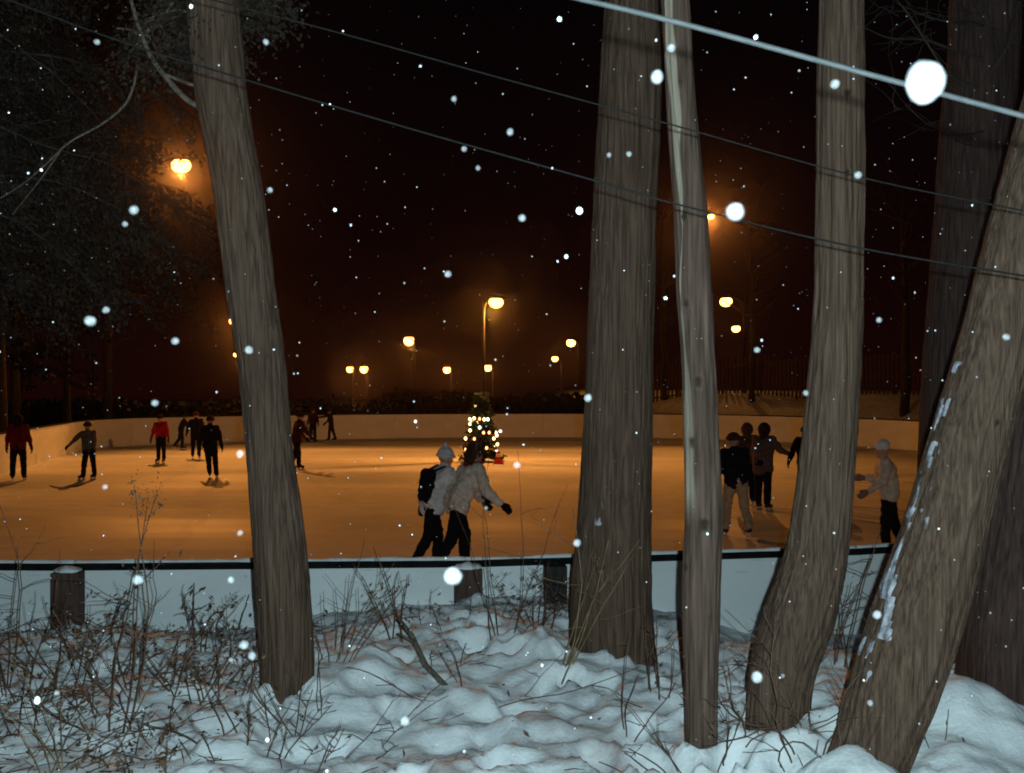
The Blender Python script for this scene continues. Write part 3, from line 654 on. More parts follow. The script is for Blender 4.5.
# ------------------------------------------------------------------ lamps
def lamp(px, py, d, label, watts, arm=(0.0, 0.9), size=1.0, light=True, aim=None, cone=115, rz=0.0, pole_r=0.07):
    """lens at the pixel; arm: offset in metres from the lens to the pole"""
    p = at(px, py, d); bx, by = p.x + arm[0], p.y + arm[1]; z0 = gh(bx, by) if signed_dist(np.array([bx]), np.array([by]))[0] > 0 else 0.0
    t = thing('street_lamp', label, 'lamp', (bx, by, z0), group='sodium lamps round the rink')
    H = p.z - z0; L = math.hypot(*arm); ax, ay = -arm[0] / L, -arm[1] / L
    obj('pole', MB().tube([(0, 0, -0.3), (0, 0, H * 0.5), (0, 0, H + 0.05)], [pole_r, pole_r * 0.8, pole_r * 0.6], 8), M['pole'], t)
    obj('arm', MB().tube([(0, 0, H - 0.2), (ax * L * 0.3, ay * L * 0.3, H + 0.10), (ax * L * 0.7, ay * L * 0.7, H + 0.22), (ax * L, ay * L, H + 0.20)], [0.035, 0.032, 0.03, 0.03], 6), M['pole'], t)
    R = Matrix.Rotation(math.atan2(ay, ax), 3, 'Z')
    hd = MB().ell((0, 0, 0), (0.42 * size, 0.19 * size, 0.12 * size), 16, 8, R); V = hd.V[0]; V[:, 2] = np.maximum(V[:, 2], -0.015 * size)
    ho = obj('housing', hd, M['pole'], t, (ax * L, ay * L, H + 0.14 * size + 0.02))
    ln = MB().ell((0, 0, 0), (0.26 * size, 0.19 * size, 0.19 * size), 16, 10, R)
    obj('lens', ln, M['lens'], t, (ax * L, ay * L, H + 0.02))
    if light:
        ld = bpy.data.lights.new('lamp_light', 'POINT'); ld.energy = watts * LAMP_W; ld.color = SODIUM; ld.shadow_soft_size = 0.05
        if aim:
            bpy.data.lights.remove(ld); ld = bpy.data.lights.new('lamp_light', 'SPOT'); ld.energy = watts * LAMP_W; ld.color = SODIUM; ld.shadow_soft_size = 0.05; ld.spot_size = math.radians(cone); ld.spot_blend = 0.6
        lo = bpy.data.objects.new('lamp_light', ld); col.objects.link(lo); lo.parent = t; lo.location = (ax * L, ay * L, H - 0.19 * size - 0.04)
        if aim: lo.rotation_euler = (Vector(aim) - p).to_track_quat('-Z', 'Y').to_euler()
    return t
lamp(181, 166, 45.0, 'big bright lamp among evergreen boughs at the upper left', 25000, (-4.2, 0.8), 1.7, aim=(0, 14, 0))
lamp(496, 303, 35.0, 'lamp on the post rising above the small lit decorated tree', 3500, (-0.42, -0.25), 1.0)
lamp(409, 341, 76.0, 'lamp high between the paired low lamps and the post lamp over the rink', 3000, (0.5, -1.1), 1.9)
lamp(350, 369.5, 112.0, 'left one of the two close paired low lamps', 2500, (0.5, -1.1), 1.9)
lamp(364, 369.5, 106.0, 'right one of the two close paired low lamps', 2500, (0.5, -1.1), 2.1)
lamp(447, 370, 104.0, 'low lamp between the paired lamps and the decorated tree', 2200, (0.5, -1.1), 1.9)
lamp(488, 368, 106.0, 'low lamp straight above the decorated tree, below the post lamp', 2200, (0.5, -1.1), 1.9)
lamp(571, 343, 80.0, 'upper of two lamps just left of the thickest straight trunk', 1200, (0.5, -1.1), 1.7)
lamp(555, 359, 90.0, 'lower of two lamps just left of the thickest straight trunk', 1200, (0.5, -1.1), 1.35)
lamp(726, 302, 58.0, 'upper of two lamps right of the thin knotty trunk', 300, (0.8, -1.0), 1.5)
lamp(736, 329, 76.0, 'lower of two lamps right of the thin knotty trunk', 500, (0.8, -1.2), 1.4)
lamp(711, 217, 55.0, 'small high lamp half hidden by the edge of the thin knotty trunk', 15500, (-0.5, 1.2), 0.8, aim=(0, 14, 0), cone=62)
lamp(233, 322, 58.0, 'lamp peeping from behind the slim leaning trunk on the left', 4000, (0.9, 1.0), 0.9)
lamp(236, 355, 86.0, 'small low lamp half hidden by the slim leaning trunk', 2000, (0.9, 1.0), 0.9)

# decorated tree in the middle of the ice
p = at(481, CY, 34.6); tx = thing('decorated_tree', 'small lit decorated tree on the ice round the lamp post', 'decorated tree', (p.x, p.y, 0))
P, D = [], []; r = random.Random(4); lm = MB(); lm.tube([(0, 0, 0), (0, 0, 2.35)], [0.05, 0.02], 7)
prof = lambda z: 0.66 * (1 - z / 2.45) + 0.06 + 0.05 * math.sin(z * 9)
for k in range(260):
    z = r.uniform(0.12, 2.3); a = r.uniform(0, 6.28); L = prof(z) * r.uniform(0.6, 1.05); b = wander((0, 0, z + 0.05), (math.cos(a), math.sin(a), -0.05), L, 4, 0.06, 0.05, r)
    lm.tube(b, np.linspace(0.012, 0.004, 5), 3)
    for s in range(1, 5): P.append(b[s]); D.append(tuple((Vector(b[s]) - Vector(b[s - 1])).normalized()))
V, Fs = sprays(P, D, 12, 0.075, 0.08, 6); c = obj('crown', MB().add(V, Fs), M['xmas'], tx); obj('branches', lm, M['bark_far'], c)
_bu = MB().ell((0, 0, 0), (0.045, 0.045, 0.055), 8, 6); bu = _bu.mesh('bulb'); bu.materials.append(M['bulb'])
_br = MB().ell((0, 0, 0), (0.045, 0.045, 0.055), 8, 6); br = _br.mesh('bulb'); br.materials.append(M['bulb_red'])
for bx, by, m_ in [(470, 419, bu), (474.5, 418, bu), (480, 418.5, br), (484.5, 419, bu), (488, 419, bu), (480, 427, bu), (484, 432, br), (489.5, 432, br), (470, 424, bu), (470.5, 430, bu), (466, 438, bu), (497.5, 444, bu), (475, 438, br), (494, 438, bu), (487, 447, br)]:
    q = at(bx, by, 34.6); z = q.z; rr_ = prof(max(0.1, z)) + 0.06; dx = max(-rr_, min(rr_, q.x - p.x)); dy = -math.sqrt(max(0, rr_ ** 2 - dx ** 2))
    obj('bulb', m_, None, tx, (q.x - p.x, dy, z))
for k in range(18):      # the far side of the light strings
    a = r.uniform(0.3, 2.8); z = r.uniform(0.3, 2.0); obj('bulb', bu, None, tx, (math.cos(a) * (prof(z) + 0.04), math.sin(a) * (prof(z) + 0.04), z))
for px_, lab in ((498.5, 'small red cone on the ice right of the decorated tree'), (477.5, 'small red cone on the ice in front of the decorated tree')):
    q = at(px_, CY, 33.6); t = thing('traffic_cone', lab, 'cone', (q.x, q.y, 0), group='cones by the decorated tree')
    obj('body', MB().tube([(0, 0, 0.03), (0, 0, 0.25), (0, 0, 0.5)], [0.15, 0.09, 0.025], 14), M['cone'], t); obj('base', MB().box((0, 0, 0.016), (0.36, 0.36, 0.03)).mesh('base', False), M['cone'], t)
    obj('band', MB().tube([(0, 0, 0.24), (0, 0, 0.33)], [0.096, 0.074], 14), M['cone_white'], t)

# ------------------------------------------------------------------ wires
def wire(pts, d0, d1, rad, label, m, name='overhead_wire'):
    n = len(pts); P = np.array([at(x, y, d0 + (d1 - d0) * (x - pts[0][0]) / (pts[-1][0] - pts[0][0])) for x, y in pts]); u = np.linspace(0, n - 1, (n - 1) * 10 + 1)
    Q = np.stack([spline(np.arange(n), P[:, c], u) for c in range(3)], 1)
    a = Q[0] + (Q[0] - Q[3]) * 14; b = Q[-1] + (Q[-1] - Q[-4]) * 14
    obj(name, MB().tube(np.vstack([a, Q, b]), rad, 8), m, label=label, cat='wire', group='wires strung in front of the trees')
wire([(560, -6), (680, 23), (820, 61), (905, 84), (1024, 116)], 1.70, 1.62, 0.0047, 'thickest pale blue cable crossing the upper right corner', M['cable'])
wire([(4, -2), (120, 41), (230, 75), (340, 108), (450, 140), (600, 182), (680, 205), (850, 246), (1024, 276)], 3.4, 3.3, 0.0033, 'thin lower wire running from the top left corner across all the trunks', M['wire'])
wire([(205, -2), (340, 33), (490, 75), (600, 105), (680, 127), (860, 177), (1024, 211)], 3.5, 3.4, 0.0028, 'thin upper wire crossing the thickest trunk between the cable and the lower wire', M['wire'])

# ------------------------------------------------------------------ weeds, shrubs, sticks
def leaf_quads(P, size, rr):
    n = len(P); P = np.asarray(P); t = rr.normal(0, 1, (n, 3)); t /= np.linalg.norm(t, axis=1)[:, None]; u = np.cross(t, rr.normal(0, 1, (n, 3))); u /= np.linalg.norm(u, axis=1)[:, None]
    L = size * rr.uniform(0.35, 1.1, (n, 1)); W = L * 0.20; nn = np.cross(t, u) * L * 0.15
    V = np.stack([P, P + t * L * 0.5 - u * W + nn, P + t * L, P + t * L * 0.5 + u * W + nn], 1).reshape(-1, 3); i = np.arange(n)[:, None] * 4
    return V, (i + np.arange(4)[None]).tolist()

def plant(kind, px, py, label, n=8, h=0.7, spread=0.35, lean=(0, 0), rad=0.004, branch=3, leaves=0, lsize=0.05, m='twig', seed=0, cat='shrub', group='dead weeds and shrubs poking out of the snow', base=0.10, curl=0.09, heads=0):
    p = on_ground(px, py); r = random.Random(seed * 7 + 1); rr = np.random.default_rng(seed); t = thing(kind, label, cat, (p.x, p.y, gh(p.x, p.y)), group=group); LP = []
    for k in range(n):
        a = r.uniform(0, 6.28); q = r.random() ** 0.6
        bx, by = base * q * math.cos(a), base * q * math.sin(a); zz = gh(p.x + bx, p.y + by) - gh(p.x, p.y) - 0.06
        mb = MB(); d = Vector((math.cos(a) * spread + lean[0], math.sin(a) * spread + lean[1], 1)); hh = h * r.uniform(0.55, 1.1)
        s = wander((bx, by, zz), d, hh + 0.06, 9, curl, 0.02 if branch else 0.05, r); mb.tube(s, np.linspace(rad, rad * 0.35, len(s)), 4)
        for b in range(branch):
            i = r.randint(3, 8); w = wander(s[i], (r.gauss(0, 0.9), r.gauss(0, 0.9), r.uniform(0.1, 1)), hh * r.uniform(0.15, 0.45), 5, 0.18, 0, r); mb.tube(w, np.linspace(rad * 0.55, rad * 0.25, len(w)), 3); LP += w[2:]
            if r.random() < 0.5: w2 = wander(w[3], (r.gauss(0, 1), r.gauss(0, 1), r.uniform(-0.2, 0.8)), hh * 0.14, 4, 0.2, 0, r); mb.tube(w2, np.linspace(rad * 0.35, rad * 0.2, len(w2)), 3); LP += w2[1:]
        LP += s[5:]
        obj('stem', mb, M[m], t)
        if heads and r.random() < heads:
            c_ = [np.array(s[-1]) + rr.normal(0, 1, 3) * np.array([0.018, 0.018, 0.05]) for _ in range(40)]
            V, Fs = leaf_quads(c_, 0.022, rr); obj('seed_head', MB().add(V, Fs), M['dead_leaf'], t, kind='stuff')
    if leaves and LP:
        c_ = [np.array(LP[r.randrange(len(LP))]) + rr.normal(0, 0.025, 3) for _ in range(leaves)]
        V, Fs = leaf_quads(c_, lsize, rr); o = obj('leaves', MB().add(V, Fs), M['dead_leaf'], t, kind='stuff')
    return t

plant('dead_shrub', 110, 650, 'dark leafy dead stems crowding the boards between brown post and slim trunk', 14, 0.40, 0.7, (0, 0), 0.0045, 3, 80, 0.045, seed=31, base=0.4)
plant('dead_shrub', 215, 650, 'short dark stems standing between the boards and the slim trunk', 9, 0.34, 0.4, (0, 0), 0.006, 3, 60, 0.05, seed=32, base=0.25)
plant('dead_shrub', 20, 730, 'dark matted dead stems near the left edge above the bottom corner', 9, 0.42, 0.9, (0.1, 0), 0.0045, 3, 60, 0.05, seed=33, base=0.4)
plant('dead_shrub', 130, 745, 'matted dark stems and leaves lying low in the lower left', 9, 0.34, 1.0, (0, 0), 0.0045, 3, 70, 0.05, seed=34, base=0.35)
plant('dead_shrub', 140, 700, 'dense tangle of dark dead leafy stems in the middle of the lower left', 16, 0.62, 0.7, (0, 0.0), 0.0045, 3, 80, 0.04, seed=1, base=0.35)
plant('dead_shrub', 60, 705, 'dark tangled dead stems at the lower left below the brown post', 14, 0.60, 0.8, (0.1, 0), 0.004, 4, 70, 0.04, seed=2, base=0.35)
plant('dead_shrub', 205, 690, 'dark leafy dead stems just left of the slim leaning trunk foot', 12, 0.50, 0.6, (0, 0), 0.0045, 3, 60, 0.04, seed=3, base=0.25)
plant('tall_weed', 118, 735, 'tallest dead weed with a dark drooping seed head above the left rail', 3, 1.15, 0.10, (0.10, 0.05), 0.006, 2, 18, 0.05, seed=4, heads=1.0, base=0.08, cat='weed')
plant('tall_weed', 8, 690, 'tall bare reddish stems rising past the rail at the left edge', 7, 1.0, 0.25, (0.10, 0.0), 0.005, 3, 0, seed=5, cat='weed')
plant('tall_weed', 75, 660, 'curled tan weed beside the brown post at the left', 5, 0.42, 0.5, (0.25, 0), 0.005, 1, 60, 0.05, m='straw', seed=6, curl=0.2, cat='weed')
plant('dry_grass', 75, 772, 'pale straw stalks at the bottom left corner', 7, 0.62, 0.5, (0.2, 0), 0.0035, 1, 0, m='straw', seed=7, cat='grass')
plant('dry_grass', 30, 640, 'thin dead stalks against the boards at the far left', 8, 0.35, 0.4, (0.1, 0), 0.003, 1, 0, seed=8, cat='grass')
plant('dead_shrub', 20, 765, 'dark twigs cut by the bottom left corner', 10, 0.5, 0.9, (0.2, 0.1), 0.004, 4, 30, 0.035, seed=9, base=0.25)
plant('dead_shrub', 170, 768, 'curled dark dead leaves near the bottom edge below the leafy tangle', 8, 0.26, 0.9, (0, 0), 0.004, 3, 60, 0.04, seed=10, base=0.2, curl=0.25)
plant('dead_shrub', 245, 735, 'low bare twigs in the snow below the slim trunk foot', 8, 0.5, 0.6, (0, 0), 0.004, 3, 20, 0.035, seed=11, base=0.2)
plant('tall_weed', 335, 655, 'sheaf of thin upright stems against the boards right of the slim trunk', 10, 0.62, 0.28, (0.12, 0), 0.0038, 1, 0, seed=12, cat='weed', base=0.12)
plant('tall_weed', 398, 640, 'pair of dark upright stems crossing the rail below the left skater', 4, 0.62, 0.12, (-0.02, 0), 0.0055, 1, 6, 0.04, seed=13, cat='weed', base=0.06)
plant('dry_weed', 400, 635, 'feathery brown weed leaning left against the boards', 4, 0.36, 0.3, (-0.55, 0), 0.004, 3, 70, 0.035, m='straw', seed=14, cat='weed')
plant('dead_shrub', 330, 730, 'fine dark twigs bending over lumpy snow right of the slim trunk foot', 12, 0.50, 0.9, (0.2, 0), 0.0032, 3, 0, seed=15, base=0.3)
plant('dead_shrub', 440, 640, 'low twiggy litter at the snow crest under the two embracing skaters', 14, 0.30, 1.0, (0, 0), 0.0032, 3, 40, 0.03, seed=16, base=0.5)
plant('dead_shrub', 535, 625, 'bushy reddish brown dead weed beside the blackened post', 9, 0.40, 0.35, (0, 0), 0.004, 4, 110, 0.035, seed=17, base=0.10)
plant('tall_weed', 557, 668, 'tan forked stems leaning across the left side of the thickest trunk', 5, 0.95, 0.22, (0.22, -0.02), 0.0055, 2, 0, m='straw', seed=18, cat='weed', base=0.05)
plant('tall_weed', 505, 640, 'thin tall stems rising over the ice between the skaters and thickest trunk', 5, 1.15, 0.25, (0.05, 0.0), 0.0032, 2, 0, seed=19, cat='weed', base=0.1)
plant('dead_shrub', 627, 735, 'small forked bare twig standing in lumpy snow below the thickest trunk', 3, 0.5, 0.35, (0.15, 0), 0.004, 1, 0, seed=20, base=0.04)
plant('tall_weed', 660, 690, 'tuft of thin stems between the thickest trunk and thin knotty trunk', 7, 0.36, 0.25, (0.05, 0), 0.0035, 1, 20, 0.03, seed=21, cat='weed', base=0.08)
plant('dead_shrub', 738, 740, 'tangled curling dark twigs between the thin knotty trunk and the curving trunk', 11, 0.52, 0.9, (0.1, -0.1), 0.0042, 4, 14, 0.03, seed=22, base=0.12, curl=0.24)
plant('dead_shrub', 812, 752, 'arching dark twigs in front of the curving trunk foot', 10, 0.62, 0.6, (-0.05, -0.05), 0.0042, 4, 10, 0.03, seed=23, base=0.12, curl=0.2)
plant('tall_weed', 838, 668, 'upright dark weed against the boards right of the curving trunk', 4, 0.85, 0.12, (0.03, 0), 0.006, 3, 34, 0.035, seed=24, cat='weed', base=0.05)
plant('dead_shrub', 935, 745, 'single thin twig on the snow right of the strongly leaning trunk', 2, 0.22, 0.2, (0.0, 0), 0.003, 1, 0, seed=25, base=0.03)
plant('dead_shrub', 480, 700, 'long thin stems arching over the smooth snow in the bottom centre', 5, 0.75, 1.3, (0.5, 0), 0.0035, 1, 0, seed=26, base=0.25, curl=0.12)
plant('dead_shrub', 290, 765, 'sparse dark twigs at the bottom edge below the slim trunk', 7, 0.34, 0.8, (0.1, 0), 0.0035, 3, 10, 0.03, seed=27, base=0.25)
plant('dead_shrub', 690, 770, 'short thin twigs at the foot of the thin knotty trunk', 5, 0.45, 0.5, (-0.1, 0), 0.0035, 2, 0, seed=28, base=0.12)

def litter():
    rr = np.random.default_rng(6); P = []; tw = MB(); r = random.Random(6)
    while len(P) < 2600:
        x, y = rr.uniform(-4.2, 3.2), rr.uniform(4.0, 7.75)
        dens = 0.9 * float(sstep(-0.9, -1.8, x)) + 0.45 * float(sstep(6.2, 7.2, y)) * float(sstep(1.2, 0.4, x)) + 0.05
        if rr.random() < dens: P.append((x, y, gh(x, y) + 0.006))
    for x, y, z in P[:1500]:
        a = r.uniform(0, 6.28); L = r.uniform(0.04, 0.16); e = r.uniform(-0.05, 0.35)
        tw.tube([(x, y, z), (x + math.cos(a) * L * 0.5, y + math.sin(a) * L * 0.5, z + e * L * 0.6), (x + math.cos(a) * L, y + math.sin(a) * L, z + e * L)], [0.0028, 0.0024, 0.0012], 3)
    V, Fs = leaf_quads(P[1500:], 0.05, rr); tw.add(V, Fs)
    obj('twig_litter', tw, M['twig'], label='fallen twigs and dead leaf scraps lying on the snow', cat='litter', kind='stuff')
litter()
sb = MB(); a_, b_ = on_ground(448, 686), on_ground(400, 622)
pa = np.array([a_.x, a_.y, gh(a_.x, a_.y) - 0.02]); pb = np.array(at(398, 618, a_.y + 0.25)); sb.tube([pa, pa * 0.6 + pb * 0.4 + np.array([-0.01, 0, -0.03]), pa * 0.25 + pb * 0.75 + np.array([0.01, 0, 0.0]), pb], [0.018, 0.016, 0.013, 0.010], 7)
sb.tube([pa * 0.35 + pb * 0.65, pa * 0.35 + pb * 0.65 + np.array([-0.10, 0.0, 0.05])], [0.009, 0.005], 5)
obj('broken_branch', sb, M['limb'], label='thick broken brown branch sticking out of the snow below the embracing skaters', cat='branch')

# ------------------------------------------------------------------ people
def remesh(mb, vox, smooth=4, noise=0.0, seed=0):
    me = mb.mesh('tmp'); o = bpy.data.objects.new('tmp', me); col.objects.link(o)
    m = o.modifiers.new('r', 'REMESH'); m.mode = 'VOXEL'; m.voxel_size = vox
    s = o.modifiers.new('s', 'SMOOTH'); s.iterations = smooth; s.factor = 0.5
    dg = bpy.context.evaluated_depsgraph_get(); out = bpy.data.meshes.new_from_object(o.evaluated_get(dg))
    bpy.data.objects.remove(o); bpy.data.meshes.remove(me)
    if noise:
        n = len(out.vertices); V = np.empty(n * 3); N = np.empty(n * 3); out.vertices.foreach_get('co', V); out.vertices.foreach_get('normal', N); V = V.reshape(-1, 3); N = N.reshape(-1, 3)
        V += N * (noise * (fbm(V * np.array([7, 7, 16]) + seed, 3, seed) - 0.3 * np.abs(vnoise(V * np.array([9, 9, 30]) + seed, seed + 2))))[:, None]; out.vertices.foreach_set('co', V.ravel()); out.update()
    out.shade_smooth(); return out

def glove_mesh(side):
    """hand pointing down -z from the wrist at the origin, palm facing the thigh, five curled fingers"""
    m = MB(); s = side
    m.caps((0, 0, 0), 0.032, (0, 0.006, -0.045), 0.036); m.caps((0, 0.022, -0.05), 0.022, (0, 0.026, -0.085), 0.020); m.caps((0, -0.022, -0.05), 0.022, (0, -0.024, -0.08), 0.018)
    for y, l in ((0.033, 0.066), (0.012, 0.076), (-0.010, 0.070), (-0.031, 0.055)):
        k = (-0.010 * s, y, -0.095 - l * 0.45); m.caps((0, y, -0.088), 0.0125, k, 0.0115, 8); m.caps(k, 0.0115, (-0.034 * s, y * 0.95, -0.095 - l * 0.85), 0.0095, 8)
    k = (-0.022 * s, 0.052, -0.070); m.caps((-0.004 * s, 0.026, -0.028), 0.016, k, 0.0135, 8); m.caps(k, 0.0135, (-0.030 * s, 0.056, -0.103), 0.011, 8)
    return remesh(m, 0.006, 2)
GLOVE = {s: glove_mesh(s) for s in (-1, 1)}
def boot_mesh():
    m = MB(); m.caps((0, -0.035, 0.11), 0.045, (0, 0.14, 0.095), 0.038); m.caps((0, -0.03, 0.12), 0.046, (0, -0.025, 0.17), 0.047); m.caps((0, 0.05, 0.115), 0.045, (0, 0.0, 0.17), 0.05)
    return remesh(m, 0.012, 3)
BOOT = boot_mesh()
BLADE = MB().box((0, 0.05, 0.014), (0.006, 0.30, 0.026)).box((0, -0.03, 0.045), (0.02, 0.06, 0.05)).box((0, 0.12, 0.042), (0.02, 0.06, 0.045)).mesh('blade', False)
EYE = MB().ell((0, 0, 0), (0.011, 0.008, 0.009), 8, 6).mesh('eye'); EYE.materials.append(M['eye'])

def dirv(pitch, side):   # limb pointing down by default; pitch forwards, side outwards to +x (degrees)
    p, s = math.radians(pitch), math.radians(side)
    return Vector((math.sin(s) * math.cos(p), math.sin(p), -math.cos(p) * math.cos(s)))

def person(px, d, face, label, h=1.74, jacket=(0.03, 0.03, 0.035), trousers=(0.015, 0.015, 0.02), hat=('cap', (0.02, 0.02, 0.025)), lean=6, armL=((8, -12), 20), armR=((8, 12), 20), legL=((6, -4), 10), legR=((-4, 4), 8),
           coat=0.0, bulk=1.0, glove=(0.02, 0.02, 0.02), hd=(0, 0), skin=None, vox=0.016, backpack=None, hood=False, scarf=None, seed=0, group='skaters on the rink'):
    """feet on the ice at pixel column px and distance d; face: heading in degrees, 0 = away from the viewer, 90 = to the left"""
    k = h / 1.74; g = at(px, CY, d); S = lambda v: v * k
    hipz = S(0.90); fw = math.radians(lean); hip = Vector((0, 0, hipz)); up = Vector((0, math.sin(fw), math.cos(fw)))
    chest = hip + up * S(0.34); neck = hip + up * S(0.50); sh = hip + up * S(0.47)
    J = {}
    low = 1e9
    for s, (a, kn) in ((-1, legL), (1, legR)):
        hj = hip + Vector((S(0.088) * s, 0, S(-0.02))); kj = hj + dirv(*a) * S(0.41); an = kj + dirv(a[0] - kn, a[1] * 0.6) * S(0.37); J['leg', s] = (hj, kj, an); low = min(low, an.z)
    dz = 0.13 - low
    for q in (hip, chest, neck, sh): q.z += dz
    for s in (-1, 1):
        for q in J['leg', s]: q.z += dz
    for s, (a, el) in ((-1, armL), (1, armR)):
        sj = sh + Vector((S(0.185) * s, 0, 0)); v1 = dirv(a[0] + lean * 0.3, a[1]); ej = sj + v1 * S(0.29); v2 = dirv(a[0] + el, a[1] * 0.7); J['arm', s] = (sj, ej, ej + v2 * S(0.25), v2)
    Rh = Euler((math.radians(-lean * 0.3 + hd[1]), 0, math.radians(hd[0]))).to_matrix(); hc = neck + Vector((0, S(0.03), S(0.145)))
    H = lambda x, y, z: hc + Rh @ Vector((S(x), S(y), S(z)))
    # body: one continuous surface with head, neck, trunk and limbs
    b = MB(); b.caps(H(0, -0.012, 0.03), S(0.092), H(0, 0.012, 0.03), S(0.086)); b.caps(H(0, 0.03, -0.03), S(0.066), H(0, 0.045, -0.075), S(0.046)); b.caps(H(0, 0.094, 0.0), S(0.011), H(0, 0.108, -0.025), S(0.015), 8)
    b.caps(H(0.022, 0.082, -0.058), S(0.010), H(-0.022, 0.082, -0.058), S(0.010), 8)
    for s in (-1, 1): b.caps(H(0.088 * s, 0.0, 0.015), S(0.014), H(0.086 * s, 0.0, -0.02), S(0.012), 8)
    b.caps(neck + Vector((0, 0, -0.03)), S(0.058), H(0, -0.005, -0.04), S(0.054)); b.caps(sh + Vector((S(-0.15), 0, -0.02)), S(0.06), sh + Vector((S(0.15), 0, -0.02)), S(0.06))
    for s in (-1, 1): b.caps(chest + Vector((S(0.07) * s, 0, 0)), S(0.10), hip + Vector((S(0.06) * s, 0, S(0.02))), S(0.10))
    for s in (-1, 1):
        hj, kj, an = J['leg', s]; b.caps(hj, S(0.085), kj, S(0.055)); b.caps(kj, S(0.055), an, S(0.042)); sj, ej, wj, v = J['arm', s]; b.caps(sj, S(0.052), ej, S(0.040)); b.caps(ej, S(0.040), wj, S(0.030))
    sk = skin or M['skin']
    t = obj('person', remesh(b, vox, 2), sk, None, (g.x, g.y, 0), (0, 0, math.radians(face)), label, 'person', group)
    for s in (-1, 1): obj('eye', EYE, None, t, H(0.032 * s, 0.083, 0.008))
    # jacket
    j = MB(); j.caps(sh + Vector((S(-0.15), 0, -0.01)), S(0.082), sh + Vector((S(0.15), 0, -0.01)), S(0.082)); hem = hip + Vector((0, 0, S(-0.04 - coat)))
    for s in (-1, 1): j.caps(chest + Vector((S(0.085) * s, S(0.01), S(0.02))), S(0.135 * bulk), hip + Vector((S(0.075) * s, 0, S(0.06))), S(0.128 * bulk)); j.caps(hip + Vector((S(0.075) * s, 0, S(0.06))), S(0.128), hem + Vector((S(0.08) * s, 0, S(0.02))), S(0.126 * bulk + 0.08 * coat))
    for s in (-1, 1): sj, ej, wj, v = J['arm', s]; j.caps(sj, S(0.078 * bulk), ej, S(0.066 * bulk)); j.caps(ej, S(0.066 * bulk), wj - v * S(0.02), S(0.048))
    j.caps(neck + Vector((0, 0, S(-0.03))), S(0.085), neck + Vector((0, S(0.01), S(0.035))), S(0.072))
    obj('jacket', remesh(j, vox, 4, 0.016, seed), cloth(jacket), t)
    tr = MB()
    for s in (-1, 1): hj, kj, an = J['leg', s]; tr.caps(hj + Vector((0, 0, S(0.03))), S(0.112), kj, S(0.080)); tr.caps(kj, S(0.080), an + (kj - an) * 0.10, S(0.070))
    tr.caps(hip + Vector((S(-0.05), 0, 0)), S(0.125), hip + Vector((S(0.05), 0, 0)), S(0.125)); obj('trousers', remesh(tr, vox, 4, 0.010, seed + 3), cloth(trousers), t)
    for s in (-1, 1):
        sj, ej, wj, v = J['arm', s]; o = obj('glove', GLOVE[s].copy(), cloth(glove), t, wj); o.data.materials.clear(); o.data.materials.append(cloth(glove)); o.rotation_mode = 'QUATERNION'; o.rotation_quaternion = Vector((0, 0, -1)).rotation_difference(v); o.scale = (k * 1.1,) * 3
        hj, kj, an = J['leg', s]; lift = an.z - 0.13; q = obj('skate', BOOT, M['boot'], t, (an.x, an.y + 0.02, lift + 0.0), (math.radians(-min(60, lift * 120)), 0, -0.12 * s)); obj('blade', BLADE, M['blade'], q)
    kind, hc_ = hat; R3 = np.array(Rh); hm = MB()
    if kind == 'cap':
        hm.ell(H(0, -0.004, 0.062), (S(0.108), S(0.116), S(0.098)), 18, 12, R3); hm.tube([H(0.108 * math.cos(q), 0.116 * math.sin(q), 0.045) for q in np.linspace(0, 6.283, 20)], S(0.02), 6)
    elif kind == 'pompom':
        hm.ell(H(0, -0.004, 0.065), (S(0.110), S(0.118), S(0.11)), 18, 12, R3); hm.ell(H(0, -0.02, 0.19), (S(0.042),) * 3, 10, 8); hm.tube([H(0.108 * math.cos(q), 0.116 * math.sin(q), 0.04) for q in np.linspace(0, 6.283, 20)], S(0.023), 6)
    elif kind == 'brim':
        hm.ell(H(0, 0, 0.075), (S(0.108), S(0.115), S(0.105)), 18, 12, R3); hm.ell(H(0, 0.12, 0.055), (S(0.085), S(0.095), S(0.014)), 16, 8, R3)
    elif kind == 'hair':
        hm.ell(H(0, -0.018, 0.045), (S(0.112), S(0.115), S(0.108)), 18, 12, R3)
        for s in (-1, 0, 1): hm.caps(H(0.07 * s, -0.055, 0.02), S(0.055), H(0.06 * s, -0.075, -0.13), S(0.042))
    elif kind == 'hood':
        hm.ell(H(0, -0.022, 0.02), (S(0.128), S(0.128), S(0.145)), 18, 12, R3); hm.caps(H(0, -0.05, -0.1), S(0.09), H(0, -0.03, -0.14), S(0.095))
    if hm.V: obj('hair' if kind == 'hair' else 'hood' if kind == 'hood' else 'hat', remesh(hm, 0.011, 2, 0.006 if kind == 'hair' else 0.003, seed + 5), cloth(hc_), t)
    if backpack is not None:
        bp = MB()
        for s in (-1, 1): bp.caps(chest + Vector((S(0.07) * s, S(-0.17), S(0.10))), S(0.085), chest + Vector((S(0.075) * s, S(-0.19), S(-0.20))), S(0.10))
        o = obj('backpack', remesh(bp, 0.016, 6, 0.006, seed + 9), cloth(backpack), t); st_ = MB()
        for s in (-1, 1): st_.tube([chest + Vector((S(0.10) * s, S(-0.16), S(0.14))), sh + Vector((S(0.11) * s, S(-0.02), S(0.082))), chest + Vector((S(0.12) * s, S(0.15), S(0.0))), chest + Vector((S(0.15) * s, S(-0.04), S(-0.18)))], 0.018, 5)
        obj('strap', st_, cloth(backpack), o)
    if scarf is not None: obj('scarf', MB().tube([neck + Vector((S(0.085) * math.cos(q), S(0.085) * math.sin(q) + 0.015, S(0.035))) for q in np.linspace(0, 6.283, 18)], S(0.035), 8), cloth(scarf), t)
    return t

